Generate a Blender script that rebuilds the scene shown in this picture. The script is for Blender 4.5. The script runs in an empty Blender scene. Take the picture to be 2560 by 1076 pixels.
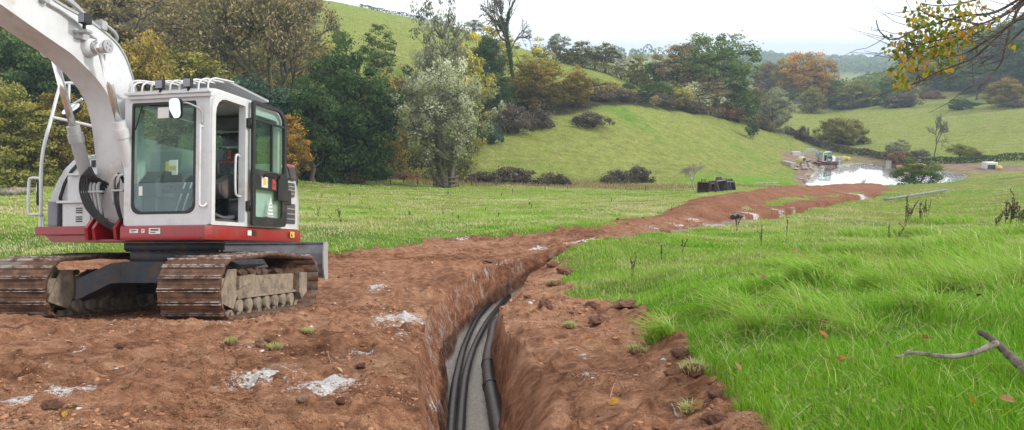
import bpy, bmesh, math, random
import numpy as np
from mathutils import Vector, Matrix
C = bpy.context.scene.collection
SC = bpy.context.scene
rnd = random.Random(7)
F = 2000.0; PIT = math.radians(11.0); CAM = np.array([0., 0., 3.3]); HY = 150.
cp, sp = math.cos(PIT), math.sin(PIT)

# ---------------------------------------------------------------- helpers
def ray(px, py):
    u = (px - 1280.) / F; v = (538. - py) / F
    return np.array([u, cp + v * sp, -sp + v * cp])
def at(px, py, D):
    r = ray(px, py); r = r * (D / r[1]); return CAM + r
def link(o, parent=None):
    C.objects.link(o)
    if parent is not None: o.parent = parent
    return o
def tag(o, label=None, cat=None, group=None, kind=None):
    if label: o['label'] = label
    if cat: o['category'] = cat
    if group: o['group'] = group
    if kind: o['kind'] = kind
    return o
def empty(name, loc=(0, 0, 0), rz=0, label=None, cat=None, group=None):
    o = bpy.data.objects.new(name, None); link(o); o.location = loc; o.rotation_euler = (0, 0, rz)
    o.empty_display_size = .2
    return tag(o, label, cat, group)
def npmesh(name, V, Fc, mat=None, parent=None, smooth=False, attrs=None):
    """V (n,3), Fc (m,k) array of faces with k corners"""
    V = np.asarray(V, dtype=np.float32); Fc = np.asarray(Fc, dtype=np.int32)
    me = bpy.data.meshes.new(name); n = len(V); m, k = Fc.shape
    me.vertices.add(n); me.vertices.foreach_set('co', V.ravel())
    me.loops.add(m * k); me.loops.foreach_set('vertex_index', Fc.ravel())
    me.polygons.add(m); me.polygons.foreach_set('loop_start', np.arange(0, m * k, k, dtype=np.int32))
    if smooth: me.polygons.foreach_set('use_smooth', np.ones(m, dtype=bool))
    me.update(calc_edges=True)
    if attrs:
        for an, arr in attrs.items():
            a = me.attributes.new(an, 'FLOAT', 'POINT'); a.data.foreach_set('value', np.asarray(arr, dtype=np.float32))
    o = bpy.data.objects.new(name, me)
    if mat: me.materials.append(mat)
    return link(o, parent)
class MB:
    """collects shapes, then links them as ONE mesh"""
    def __init__(s): s.b = bmesh.new()
    def box(s, lo, hi, bev=0, M=None):
        lo = Vector(lo); hi = Vector(hi)
        r = bmesh.ops.create_cube(s.b, size=1)['verts']
        for v in r:
            v.co = Vector(((v.co.x + .5) * (hi.x - lo.x) + lo.x, (v.co.y + .5) * (hi.y - lo.y) + lo.y, (v.co.z + .5) * (hi.z - lo.z) + lo.z))
        if bev:
            es = list({e for v in r for e in v.link_edges})
            o = bmesh.ops.bevel(s.b, geom=es, offset=bev, segments=2, profile=.7, affect='EDGES', clamp_overlap=True)
            r = list({v for f in o['faces'] for v in f.verts} | {v for v in r if v.is_valid})
        if M is not None:
            for v in r: v.co = M @ v.co
        return s
    def prism(s, pts, d0, d1, axis='x', bev=0, M=None):
        """pts: outline; extruded along axis from d0 to d1. axis x: pts=(y,z); y: pts=(x,z); z: pts=(x,y)"""
        def mk(p, d):
            return {'x': (d, p[0], p[1]), 'y': (p[0], d, p[1]), 'z': (p[0], p[1], d)}[axis]
        a = [s.b.verts.new(mk(p, d0)) for p in pts]; b = [s.b.verts.new(mk(p, d1)) for p in pts]
        n = len(pts); fs = [s.b.faces.new(a), s.b.faces.new(b[::-1])]
        for i in range(n): fs.append(s.b.faces.new((a[i], b[i], b[(i + 1) % n], a[(i + 1) % n])))
        bmesh.ops.recalc_face_normals(s.b, faces=fs)
        vs = a + b
        if bev:
            es = list({e for f in fs[:2] for e in f.edges})
            o = bmesh.ops.bevel(s.b, geom=es, offset=bev, segments=2, profile=.7, affect='EDGES', clamp_overlap=True)
            vs = list({v for f in o['faces'] for v in f.verts} | {v for v in vs if v.is_valid})
        if M is not None:
            for v in vs: v.co = M @ v.co
        return s
    def tube(s, pts, rad, n=10, cap=True):
        pts = [Vector(p) for p in pts]; m = len(pts)
        if not isinstance(rad, (list, tuple)): rad = [rad] * m
        rings = []; up = None
        for i, p in enumerate(pts):
            d = (pts[min(i + 1, m - 1)] - pts[max(i - 1, 0)]).normalized()
            if up is None:
                up = Vector((0, 0, 1)) if abs(d.z) < .9 else Vector((0, 1, 0))
            x = up.cross(d)
            if x.length < 1e-4: x = Vector((1, 0, 0)).cross(d)
            x.normalize(); y = d.cross(x); up = y
            rings.append([s.b.verts.new(p + (x * math.cos(2 * math.pi * k / n) + y * math.sin(2 * math.pi * k / n)) * rad[i]) for k in range(n)])
        for i in range(m - 1):
            for k in range(n):
                f = s.b.faces.new((rings[i][k], rings[i][(k + 1) % n], rings[i + 1][(k + 1) % n], rings[i + 1][k])); f.smooth = True
        if cap: s.b.faces.new(rings[0][::-1]); s.b.faces.new(rings[-1])
        return s
    def cyl(s, a, b, r, n=16, r2=None): return s.tube([a, b], [r, r if r2 is None else r2], n)
    def plate(s, pts, th):
        """flat plate through 3D points, thickness th along its normal"""
        P = [Vector(p) for p in pts]; nrm = (P[1] - P[0]).cross(P[2] - P[0]).normalized() * th
        a = [s.b.verts.new(p) for p in P]; b = [s.b.verts.new(p + nrm) for p in P]; n = len(P)
        fs = [s.b.faces.new(a), s.b.faces.new(b[::-1])]
        for i in range(n): fs.append(s.b.faces.new((a[i], b[i], b[(i + 1) % n], a[(i + 1) % n])))
        bmesh.ops.recalc_face_normals(s.b, faces=fs); return s
    def build(s, name, mat, parent=None, smooth=None):
        me = bpy.data.meshes.new(name); s.b.to_mesh(me); s.b.free()
        if smooth:
            me.polygons.foreach_set('use_smooth', [True] * len(me.polygons))
            try: me.set_sharp_from_angle(angle=math.radians(smooth))
            except Exception: pass
        o = bpy.data.objects.new(name, me); me.materials.append(mat)
        return link(o, parent)
def copy_tree(o, parent=None):
    c = o.copy(); C.objects.link(c)
    if parent is not None: c.parent = parent
    for ch in list(o.children): copy_tree(ch, c)
    return c

# ---------------------------------------------------------------- noise
def _h(ix, iy, s):
    n = (ix.astype(np.int64) * 374761393 + iy.astype(np.int64) * 668265263 + s * 1442695041) & 0x7fffffff
    n = ((n ^ (n >> 13)) * 1274126177) & 0x7fffffff
    n = (n ^ (n >> 16)) & 0xffff
    return n / 65535.0
def vnoise(x, y, s=0):
    ix = np.floor(x); iy = np.floor(y); fx = x - ix; fy = y - iy
    fx = fx * fx * (3 - 2 * fx); fy = fy * fy * (3 - 2 * fy)
    a = _h(ix, iy, s); b = _h(ix + 1, iy, s); c = _h(ix, iy + 1, s); d = _h(ix + 1, iy + 1, s)
    return (a + (b - a) * fx) * (1 - fy) + (c + (d - c) * fx) * fy
def fbm(x, y, sc, oc=4, s=0, g=.5):
    t = 0; a = 1; n = 0; x = np.asarray(x, float) / sc; y = np.asarray(y, float) / sc
    for i in range(oc):
        ca, sa = math.cos(i * 1.1 + s), math.sin(i * 1.1 + s)
        t = t + a * (vnoise(x * ca - y * sa + 37.1 * i, x * sa + y * ca + 11.7 * i, s + i) * 2 - 1); n += a; a *= g; x = x * 2.03; y = y * 2.03
    return t / n
def smooth01(t): t = np.clip(t, 0, 1); return t * t * (3 - 2 * t)

# ---------------------------------------------------------------- materials
class NT:
    def __init__(s, m): s.t = m.node_tree; s.n = s.t.nodes; s.l = s.t.links
    def new(s, typ, **kw):
        n = s.n.new(typ)
        for k, v in kw.items():
            if k in n.inputs.keys() if hasattr(n.inputs, 'keys') else False: s.put(n.inputs[k], v)
            else: setattr(n, k, v)
        return n
    def put(s, sock, v):
        if isinstance(v, bpy.types.NodeSocket): s.l.new(v, sock)
        elif isinstance(v, (tuple, list)) and len(v) == 3 and sock.type == 'RGBA': sock.default_value = (*v, 1)
        else: sock.default_value = v
    def coord(s, kind='Object'): return s.new('ShaderNodeTexCoord').outputs[kind]
    def noise(s, vec, scale, detail=4, rough=.55, dist=0, out='Fac'):
        n = s.n.new('ShaderNodeTexNoise'); s.put(n.inputs['Vector'], vec); n.inputs['Scale'].default_value = scale
        n.inputs['Detail'].default_value = detail; n.inputs['Roughness'].default_value = rough; n.inputs['Distortion'].default_value = dist
        return n.outputs[out]
    def ramp(s, fac, stops):
        n = s.n.new('ShaderNodeValToRGB'); s.put(n.inputs[0], fac); e = n.color_ramp.elements
        while len(e) < len(stops): e.new(.5)
        for i, (p, c) in enumerate(stops):
            e[i].position = p; e[i].color = (*c, 1) if isinstance(c, (tuple, list)) else (c, c, c, 1)
        return n.outputs[0]
    def mix(s, f, a, b, mode='MIX'):
        n = s.n.new('ShaderNodeMix'); n.data_type = 'RGBA'; n.blend_type = mode
        s.put(n.inputs[0], f); s.put(n.inputs[6], a); s.put(n.inputs[7], b); return n.outputs[2]
    def math(s, op, a, b=None, c=None, clamp=False):
        n = s.n.new('ShaderNodeMath'); n.operation = op; n.use_clamp = clamp; s.put(n.inputs[0], a)
        if b is not None: s.put(n.inputs[1], b)
        if c is not None: s.put(n.inputs[2], c)
        return n.outputs[0]
    def attr(s, name, out='Fac'):
        n = s.n.new('ShaderNodeAttribute'); n.attribute_name = name; return n.outputs[out]
    def bump(s, h, st=.4, dist=.02, nrm=None):
        n = s.n.new('ShaderNodeBump'); s.put(n.inputs['Height'], h); n.inputs['Strength'].default_value = st; n.inputs['Distance'].default_value = dist
        if nrm is not None: s.put(n.inputs['Normal'], nrm)
        return n.outputs[0]
def newmat(name):
    m = bpy.data.materials.new(name); m.use_nodes = True; t = NT(m); b = t.n['Principled BSDF']; return m, t, b
_M = {}
def paint(name, c, rough=.45, metal=0, dirt=None, dirt_amt=.35, dscale=3., var=.12, bump=.0, bscale=60., spec=.5, coat=0, grain=9.):
    """painted / plain surface with uneven tone, grime and optional relief"""
    if name in _M: return _M[name]
    m, t, b = newmat(name); v = t.coord()
    n1 = t.noise(v, grain, 5, .6)
    lo = tuple(x * (1 - var) for x in c); hi = tuple(min(1, x * (1 + var)) for x in c)
    col = t.ramp(n1, [(.3, lo), (.7, hi)])
    rg = t.math('MULTIPLY_ADD', n1, .2, rough - .1)
    if dirt:
        n2 = t.noise(v, dscale, 8, .68)
        k = t.ramp(n2, [(.62 - dirt_amt * .45, 0.), (.72 - dirt_amt * .2, 1.)])
        k = t.math('MULTIPLY', k, min(1, .5 + dirt_amt))
        col = t.mix(k, col, dirt); rg = t.math('MULTIPLY_ADD', k, .35, rg, clamp=True)
    t.put(b.inputs['Base Color'], col); t.put(b.inputs['Roughness'], rg); b.inputs['Metallic'].default_value = metal
    b.inputs['Specular IOR Level'].default_value = spec
    if coat: b.inputs['Coat Weight'].default_value = coat; b.inputs['Coat Roughness'].default_value = .15
    if bump: t.put(b.inputs['Normal'], t.bump(t.noise(v, bscale, 6, .65), bump, .02))
    _M[name] = m; return m
# ---------------------------------------------------------------- terrain heights
def P(D, py):
    r = ray(1280, py); return CAM[2] + r[2] / r[1] * D
def col(px, *pts):
    return ((px - 1280.) / F, [(d, (P(d, -v) if False else v)) for d, v in pts])
def p(D, py): return (D, P(D, py))
NEAR = [(-8, 2.1), (-2, 1.85), (2, 1.75), (3.7, 1.5), (5, 1.2), (7, .75), (9.7, .12), (11.3, -.3), (13, -.66), (15, -.84), (17.2, -.97)]
NR2 = [(-8, 2.2), (-2, 1.95), (3.1, 1.8), (6, 1.35), (8, .95), (10, .55), (16, -.45), (28, -2.4), (50, -5.0)]
TAB = [
 col(-1400, *NEAR, p(20, 560), (30, -2.2), (45, -3.5), (60, -2), (90, 2.), (130, 10), (160, 16), (220, 21), (400, 24), (3200, 24)),
 col(0, *NEAR, p(20, 572), p(30, 520), p(42, 482), p(50, 445), p(65, 330), p(90, 190), p(130, 60), p(160, 0), (220, 20), (400, 22), (3200, 22)),
 col(500, *NEAR, p(20, 573), p(30, 523), p(45, 482), p(55, 452), p(75, 330), p(95, 200), p(130, 70), p(170, -20), (250, 21), (400, 22), (3200, 20)),
 col(820, *NEAR, p(20, 576), p(30, 527), p(45, 490), p(62, 458), p(72, 425), p(90, 230), p(100, 170), p(150, 22), p(165, 4), p(185, -5), (220, 17), (400, 10), (3200, 8)),
 col(1050, *NEAR, p(25, 550), p(45, 495), p(64, 470), p(76, 445), p(95, 255), p(110, 190), p(150, 78), p(180, 50), p(200, 46), (260, 11), (400, 3), (3200, 2)),
 col(1230, *NEAR, p(25, 552), p(40, 512), p(65, 471), p(76, 454), p(85, 385), p(98, 290), p(110, 240), p(150, 122), p(175, 92), (250, 5), (400, -2), (3200, 0)),
 col(1500, *NEAR[:-1], p(17.2, 605), p(22, 570), p(35, 520), p(55, 490), p(75, 464), p(82, 452), p(95, 355), p(110, 258), p(125, 215), p(150, 172), p(160, 167), (220, -5), (400, -18), (700, 0), (3200, 0)),
 col(1600, *NEAR[:-1], p(17.2, 620), p(24, 560), p(40, 512), p(60, 485), p(80, 460), p(90, 435), p(115, 265), p(130, 236), p(145, 210), p(155, 207), (200, -8), (350, -18), p(600, 162), p(700, 126), (900, 10), (3200, 0)),
 col(1750, (-8, 2.1), (-2, 1.9), (3.7, 1.58), (7, .92), (10, .3), (16, -.72), p(24, 585), p(32, 528), p(42, 500), p(57, 487), p(75, 464), p(85, 452), p(95, 430), p(110, 355), p(128, 285), p(145, 262), (165, -8), (350, -22), p(700, 168), p(1000, 142), (1300, 5), (3200, 2)),
 col(1950, (-8, 2.1), (-2, 1.9), (3.7, 1.65), (7, 1.05), (10, .42), (16, -.66), p(26, 572), p(34, 542), p(45, 503), p(57, 478), p(75, 474), p(90, 470), p(105, 442), p(118, 405), p(135, 352), p(150, 336), p(170, 330), p(230, 268), p(270, 250), (350, -18), (600, -18), p(900, 185), p(1300, 148), (1500, 0), (3200, 4)),
 col(2050, (-8, 2.1), (-2, 1.9), (3.7, 1.68), (7, 1.1), (10, .45), (16, -.62), p(28, 560), p(40, 515), p(55, 486), p(75, 468), p(88, 464), (97, -12.4), (124, -12.4), (128, -12.0), (140, -12.5), p(170, 337), p(230, 275), p(280, 242), (350, -16), (600, -16), p(900, 186), p(1500, 149), (1700, 2), (3200, 6)),
 col(2200, (-8, 2.15), (-2, 1.92), (3.6, 1.7), (7, 1.12), (10, .48), (16, -.58), p(30, 557), p(45, 508), p(60, 483), p(75, 469), p(88, 465), (96, -12.3), (123, -12.4), (127, -12.), (150, -11.9), p(190, 292), p(230, 248), p(270, 222), (330, -8), (600, -10), p(900, 186), p(1600, 148), (1800, 3), (3200, 8)),
 col(2400, (-8, 2.18), (-2, 1.94), (3.3, 1.76), (6, 1.32), (8, .92), (10, .5), (16, -.5), p(30, 556), p(45, 506), p(65, 466), p(80, 454), (93, -12.), (100, -12.3), (113, -12.4), (117, -12.), (130, -11.9), (150, -11.), p(170, 305), p(200, 268), p(230, 235), p(280, 180), p(330, 140), (400, 10), (900, 10), (3200, 12)),
 col(2560, *NR2, p(78, 441), (95, -11.4), (112, -12.1), (125, -12.1), p(140, 350), p(160, 292), p(180, 262), p(200, 225), p(260, 110), p(300, 85), (500, 18), (3200, 14)),
 col(3900, (-8, 2.6), (-2, 2.4), (6, 1.9), (12, 1.3), (20, .5), (50, -3.6), (78, -6.5), (110, -9.), (140, -7), (200, 4), (260, 15), (500, 22), (3200, 20)),
]
def _lnD(d): return np.log(np.maximum(np.asarray(d, float), -8.) + 14.)
LG = np.linspace(_lnD(-8.), _lnD(3200.), 520); AG = np.linspace(-1.45, 1.35, 260)
_tb = np.array([np.interp(LG, _lnD([q[0] for q in c[1]]), [q[1] for q in c[1]]) for c in TAB])
_ta = [c[0] for c in TAB]
GRID = np.array([np.interp(AG, _ta, _tb[:, i]) for i in range(len(LG))])
def _blur(G, k, ax):
    w = np.exp(-np.linspace(-2, 2, 2 * k + 1) ** 2); w /= w.sum()
    pad = [(0, 0), (0, 0)]; pad[ax] = (k, k); Q = np.pad(G, pad, mode='edge')
    return sum(w[i] * (Q[i:i + G.shape[0], :] if ax == 0 else Q[:, i:i + G.shape[1]]) for i in range(2 * k + 1))
GRID = _blur(_blur(GRID, 4, 1), 3, 0)
def hz(x, y):
    """base height of the land"""
    x = np.asarray(x, float); y = np.asarray(y, float)
    a = x / np.maximum(y, 5.)
    fi = np.clip((_lnD(y) - LG[0]) / (LG[1] - LG[0]), 0, len(LG) - 1.001); fj = np.clip((a - AG[0]) / (AG[1] - AG[0]), 0, len(AG) - 1.001)
    i = fi.astype(int); j = fj.astype(int); u = fi - i; v = fj - j
    return (GRID[i, j] * (1 - u) + GRID[i + 1, j] * u) * (1 - v) + (GRID[i, j + 1] * (1 - u) + GRID[i + 1, j + 1] * u) * v
def hit(px, py, off=0., d0=2.5, d1=1500.):
    """first point of the land seen at a pixel"""
    r = ray(px, py); r = r / r[1]
    D = np.exp(np.linspace(math.log(d0), math.log(d1), 2500)); X = r[0] * D; Z = CAM[2] + r[2] * D
    b = np.nonzero(Z < hz(X, D) + off)[0]
    if len(b) == 0: return np.array([X[-1], D[-1], hz(X[-1], D[-1])])
    i = b[0]
    if i > 0:
        e0 = Z[i - 1] - hz(X[i - 1], D[i - 1]) - off; e1 = Z[i] - hz(X[i], D[i]) - off; k = e0 / (e0 - e1); Dk = D[i - 1] + (D[i] - D[i - 1]) * k
    else: Dk = D[0]
    return np.array([r[0] * Dk, Dk, CAM[2] + r[2] * Dk])
def on(px, D):
    """point of the land at column px and distance D"""
    py = 400.
    for _ in range(6):
        r = ray(px, py); x = r[0] / r[1] * D; z = float(hz(x, D))
        s = (z - CAM[2]) / D; ang = math.atan(s) + PIT; py = 538. - F * math.tan(ang)
    return np.array([x, D, z])

# ---------------------------------------------------------------- trench
LIPL = [(1050, 1076), (1045, 988), (1038, 918), (1055, 850), (1078, 770), (1122, 724), (1184, 672), (1239, 650), (1299, 638), (1359, 632), (1408, 622), (1452, 613)]
LIPR = [(1463, 1076), (1448, 988), (1428, 938), (1378, 898), (1319, 859), (1268, 815), (1252, 775), (1272, 746), (1303, 714), (1326, 684), (1363, 659), (1392, 640), (1425, 623), (1456, 614)]
_l = np.array([hit(*q) for q in LIPL]); _r = np.array([hit(*q) for q in LIPR])
def xl(y): return np.interp(y, np.r_[-3, 1, _l[:, 1]], np.r_[-.1, -.3, _l[:, 0]]) + .05 * fbm(y, np.asarray(y) * 0., 1.3, 2, 50)
def xr(y): return np.interp(y, np.r_[-3, 1, _r[:, 1]], np.r_[.75, .55, _r[:, 0]]) + .06 * fbm(y, np.asarray(y) * 0., 1.5, 2, 53)
TEND = float(min(_l[-1, 1], _r[-1, 1]))
def tdepth(y): return .92 * smooth01((TEND + .2 - y) / .5) * smooth01((y + 2) / 1.5)
def pol_sd(x, y, poly):
    """signed distance to a polygon, + inside"""
    poly = np.asarray(poly, float); x = np.asarray(x, float); y = np.asarray(y, float)
    ins = np.zeros(x.shape, bool); d = np.full(x.shape, 1e9); n = len(poly)
    for i in range(n):
        ax, ay = poly[i][:2]; bx, by = poly[(i + 1) % n][:2]
        c = ((ay > y) != (by > y)) & (x < (bx - ax) * (y - ay) / ((by - ay) if by != ay else 1e-9) + ax); ins ^= c
        ex, ey = bx - ax, by - ay; t = np.clip(((x - ax) * ex + (y - ay) * ey) / (ex * ex + ey * ey + 1e-12), 0, 1)
        d = np.minimum(d, (x - ax - t * ex) ** 2 + (y - ay - t * ey) ** 2)
    d = np.sqrt(d); return np.where(ins, d, -d)
def line_d(x, y, pts):
    d = np.full(np.shape(x), 1e9); tt = np.zeros(np.shape(x)); pts = np.asarray(pts, float)
    for i in range(len(pts) - 1):
        ax, ay = pts[i][:2]; ex, ey = pts[i + 1][:2] - pts[i][:2]
        t = np.clip(((x - ax) * ex + (y - ay) * ey) / (ex * ex + ey * ey + 1e-12), 0, 1); q = (x - ax - t * ex) ** 2 + (y - ay - t * ey) ** 2
        tt = np.where(q < d, (i + t) / (len(pts) - 1), tt); d = np.minimum(d, q)
    return np.sqrt(d), tt
SOILE_L = [(0, 650), (400, 648), (820, 643), (900, 628), (1000, 613), (1100, 603), (1200, 594), (1350, 585), (1500, 570), (1600, 555), (1700, 530), (1800, 506), (1900, 488), (2000, 475), (2100, 468), (2180, 466)]
SOILE_R = [(2235, 474), (2190, 490), (2100, 508), (2000, 528), (1900, 552), (1800, 567), (1700, 583), (1560, 605), (1430, 630), (1388, 650), (1400, 690), (1435, 745), (1530, 768), (1600, 790), (1690, 830), (1735, 900), (1785, 968), (1845, 1030), (1868, 1076)]
SOIL = [(-30., -8.), (-30., 12.8)] + [tuple(hit(*q)[:2]) for q in SOILE_L + SOILE_R] + [(1.2, 3.), (1.15, 1.), (1.5, -8.)]
BERM = [tuple(hit(*q)[:2]) for q in [(1560, 566), (1640, 556), (1720, 536), (1800, 516), (1900, 496), (2000, 482), (2100, 474), (2170, 470), (2210, 470)]]
ZW = -12.55
def wat(px, py): r = ray(px, py); k = (ZW - CAM[2]) / r[2]; return (r[0] * k, r[1] * k)
POND = [wat(*q) for q in [(2012, 470), (2030, 446), (2040, 428), (2064, 411), (2110, 409), (2160, 409), (2240, 414), (2330, 424), (2385, 432), (2412, 438), (2405, 448), (2360, 460), (2280, 475), (2150, 482), (2050, 484)]]
ROAD = [wat(*q) for q in [(2064, 400), (2160, 400), (2240, 404), (2340, 412), (2440, 419), (2560, 424), (2800, 430), (2800, 444), (2560, 438), (2470, 438), (2412, 433), (2330, 421), (2240, 412), (2160, 406), (2064, 407)]]
SHORE = [tuple(hit(*q)[:2]) for q in [(1962, 382), (1990, 372), (2030, 378), (2062, 390)]] + [wat(*q) for q in [(2066, 405), (2045, 425), (2034, 446), (2010, 474), (1985, 462), (1995, 440), (1960, 420), (1955, 400)]]
LAWN = [tuple(hit(*q)[:2]) for q in [(1700, 447), (1780, 443), (1900, 440), (2000, 446), (2005, 455), (1900, 458), (1780, 460), (1720, 458)]]
GREY = [tuple(hit(*q)[:2]) for q in [(1500, 609), (1560, 595), (1660, 578), (1760, 562), (1850, 549), (1900, 545), (1890, 553), (1790, 568), (1680, 585), (1580, 602), (1500, 616)]]
TR2L = [tuple(hit(*q)[:2]) for q in [(1885, 549), (1930, 541), (1985, 529), (2060, 513), (2130, 500), (2185, 488)]]
LIME = [  # px, py, rx, ry (source pixels), strength
 (665, 945, 75, 20, 1), (815, 964, 72, 16, 1), (150, 987, 70, 20, .9), (40, 1005, 60, 14, .7), (1000, 805, 60, 14, .9), (1020, 818, 40, 8, .5), (940, 722, 22, 8, .8), (905, 884, 30, 6, .7), (1480, 940, 45, 9, .6), (1465, 886, 26, 6, .6), (190, 893, 16, 5, .6),
 (1345, 622, 26, 5, .7), (1460, 609, 40, 5, .9), (1230, 648, 12, 4, .6), (1160, 600, 30, 4, .5), (1650, 575, 30, 4, .5), (1735, 550, 24, 3, .5), (1795, 562, 50, 6, .45), (1950, 528, 30, 4, .45), (1995, 522, 14, 4, .5), (1880, 536, 18, 3, .7), (2155, 489, 14, 4, .7), (120, 920, 30, 5, .4), (1850, 541, 20, 3, .6), (1500, 610, 40, 5, .6), (440, 890, 14, 4, .4), (1080, 905, 9, 16, .5), (1700, 565, 30, 4, .5), (1010, 838, 20, 5, .35), (700, 876, 14, 4, .3), (1330, 762, 8, 3, .4)]

def build_ground():
    # rows by distance, columns following the trench
    ys = [-7, -5, -3.5, -2.5, -1.5, -.5, .5, 1.3, 2., 2.5]
    inv = np.linspace(1 / 2.9, 1 / 17., 250); ys += list(1 / inv)
    y = 17.
    while y < 3000: y *= 1.0055 if y < 320 else 1.018; ys.append(y)
    ys = np.array(ys); NL, NT_, NRr = 400, 46, 400
    g = np.linspace(0, 1, NL) ** 1.35; rows = []
    L = xl(ys); R = xr(ys); W = 1.05 * np.maximum(ys, 0) + 9.
    far = smooth01((ys - TEND) / 8.)
    R = np.where(ys > TEND, L + .35 + .015 * (ys - TEND), R)
    tl = L[:, None] - W[:, None] * g[::-1][None, :]; tr = R[:, None] + W[:, None] * g[None, :]
    q_ = np.r_[np.linspace(0, .3, 24)[1:], np.linspace(.3, .44, 6)[1:-1], np.linspace(.44, 1, 34)[:-1]]; NT_ = len(q_); tm = L[:, None] + (R - L)[:, None] * q_[None, :]
    X = np.concatenate([tl, tm, tr], 1); Y = np.repeat(ys[:, None], X.shape[1], 1)
    nr, nc = X.shape
    x = X.ravel(); y = Y.ravel(); z = hz(x, y)
    sd = pol_sd(x, y, SOIL); nz = fbm(x, y, .9, 4, 3); soil = smooth01((sd + (nz * .26 + .22 * fbm(x, y, .28, 3, 13)) * np.clip(y / 10, .5, 3)) / np.clip(.02 * y, .1, 1.2) + .5)
    soil_in = smooth01(sd / .3 + .5)
    near = np.clip(1 - y / 60, 0, 1)
    # general relief
    z = z + fbm(x, y, 14., 3, 5) * .22 * smooth01((y - 14) / 20) + fbm(x, y, 60., 3, 8) * .9 * smooth01((y - 70) / 120) * smooth01((450 - y) / 150 + .2)
    z = z + (1 - soil) * (fbm(x, y, 1.3, 4, 9) * .13) * smooth01((y - 2) / 3) * (y < 120)
    z = z + soil * (fbm(x, y, 1.5, 3, 4) * .045 + np.abs(fbm(x, y, .42, 4, 6)) * .065 + np.clip(fbm(x, y, .16, 3, 16) - .1, 0, 1) * .13 + fbm(x, y, .12, 2, 14) * .018) * (y < 60)
    # turf stands proud of the dug soil, ragged lip
    z = z + (1 - soil_in) * .07 * (y < 60)
    lip = np.exp(-((sd - .12) / .16) ** 2) * (x > 0) * (y < 24); z = z + lip * (.10 * np.clip(fbm(x, y, .35, 3, 21) + .35, 0, 1.2))
    # track marks of the digger in the soil
    td, tt = line_d(x, y, [hit(535, 1090)[:2], hit(545, 1000)[:2], hit(556, 930)[:2], hit(520, 870)[:2], hit(480, 820)[:2]])
    z = z + soil * (td < .24) * smooth01((.24 - td) / .06) * (.02 * np.clip(3 * np.sin(tt * 2 * math.pi * 44), -1, 1) - .03) * (y < 12)
    # pipe-end berm
    bd, bt = line_d(x, y, BERM); bh = (.10 + .30 * smooth01((bt - .1) / .35)) * smooth01((1.02 - bt) / .1)
    bw = .5 + .9 * smooth01((bt - .1) / .4)
    z = z + bh * np.exp(-(bd / bw) ** 2) * (1 + .35 * fbm(x, y, 1.1, 3, 31))
    soil = np.maximum(soil, smooth01((bw * 1.15 - bd) / .5 + .5) * (bt > .01) * (bt < .995))
    gs = smooth01((pol_sd(x, y, [tuple(hit(*q)[:2]) for q in [(1850, 522), (1960, 502), (2060, 490), (2150, 481), (2150, 486), (2060, 498), (1960, 511), (1860, 530)]]) + .8 * fbm(x, y, 1.5, 3, 33)) / .8 + .3) * (y > 20) * (y < 100); soil = soil * (1 - .85 * gs)
    # second open length of trench
    d2, t2 = line_d(x, y, TR2L); w2 = .55 * (1 + .3 * fbm(x, y, .8, 2, 40)); z = z - 1. * smooth01((w2 - d2) / .15 + .5) * smooth01(t2 / .08) * smooth01((1 - t2) / .1)
    # trench
    dl = x - xl(y); dr = xr(y) - x; dep = tdepth(y)
    inn = np.minimum(dl, dr); wr_ = .10 + .38 * smooth01((7.9 - y) / 2.2); pr_ = .8 + 1.4 * smooth01((7.9 - y) / 2.2)
    tr_ = np.minimum(np.clip(dl / (.20 + .04 * smooth01((11. - y) / 2.)), 0, 1) ** .9, np.clip(dr / wr_, 0, 1) ** pr_) * (inn > -.001)
    tmask = (inn > -.001) & (dep > .01)
    floor = hz(x, y) - dep + .05 * fbm(x, y, .5, 4, 60) + .028 * np.abs(fbm(x, y, .13, 3, 61)) + .05 * np.exp(-(dl / .14) ** 2) + .04 * np.exp(-(dr / .1) ** 2)
    zl = hz(x, y) + .03 * fbm(x, y, 1.5, 3, 4) + (z - hz(x, y)) * np.clip(1 - tr_ * 9, 0, 1); z = np.where(tmask, zl * (1 - tr_) + floor * tr_, z); rs_ = tmask * (dr < dl) * np.sin(math.pi * np.clip(tr_, 0, 1)) ** .6 * smooth01((9 - y) / 2); z = z + rs_ * (.10 * fbm(x, y, .28, 4, 57) + .05 * fbm(x, y, .09, 3, 58))
    trench = np.where(tmask, tr_, 0.)
    sand = np.where(tmask & (dep > .9), smooth01((tr_ - .93) / .06), 0.)
    wall = np.where(tmask, np.where((dr < dl) & (y < 10), smooth01((tr_ - .12) / .3), smooth01(tr_ / .1)) * (1 - sand), 0)
    # lumpy walls: push the wall sideways
    wl_ = wall * np.sin(math.pi * np.clip(tr_, 0, 1)); x = x + np.where(dl < dr, 1, -1) * wl_ * (.09 * fbm(y, z, .38, 3, 55) + np.where(dl < dr, .055, .025) * fbm(y, z, .13, 3, 56) + .02)
    rim = np.exp(-(np.minimum(np.abs(dl), np.abs(dr)) / .12) ** 2) * (dep > .1) * (1 - trench); z = z - rim * .05 * (1 + fbm(x, y, .3, 3, 70))
    # ground pressed level under the digger's tracks
    Mx = Matrix.Rotation(math.radians(-7), 3, 'Z') @ Matrix.Rotation(math.radians(-13.5), 3, 'X') @ Matrix.Rotation(math.radians(-2), 3, 'Y'); nn_ = Mx @ Vector((0, 0, 1)); ux = Mx @ Vector((1, 0, 0)); uy = Mx @ Vector((0, 1, 0))
    rx, ry = x + 4.97, y - 11.22; pz = -.28 - (nn_.x * rx + nn_.y * ry) / nn_.z; rz_ = pz + .28
    lx = ux.x * rx + ux.y * ry + ux.z * rz_; ly = uy.x * rx + uy.y * ry + uy.z * rz_
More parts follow.
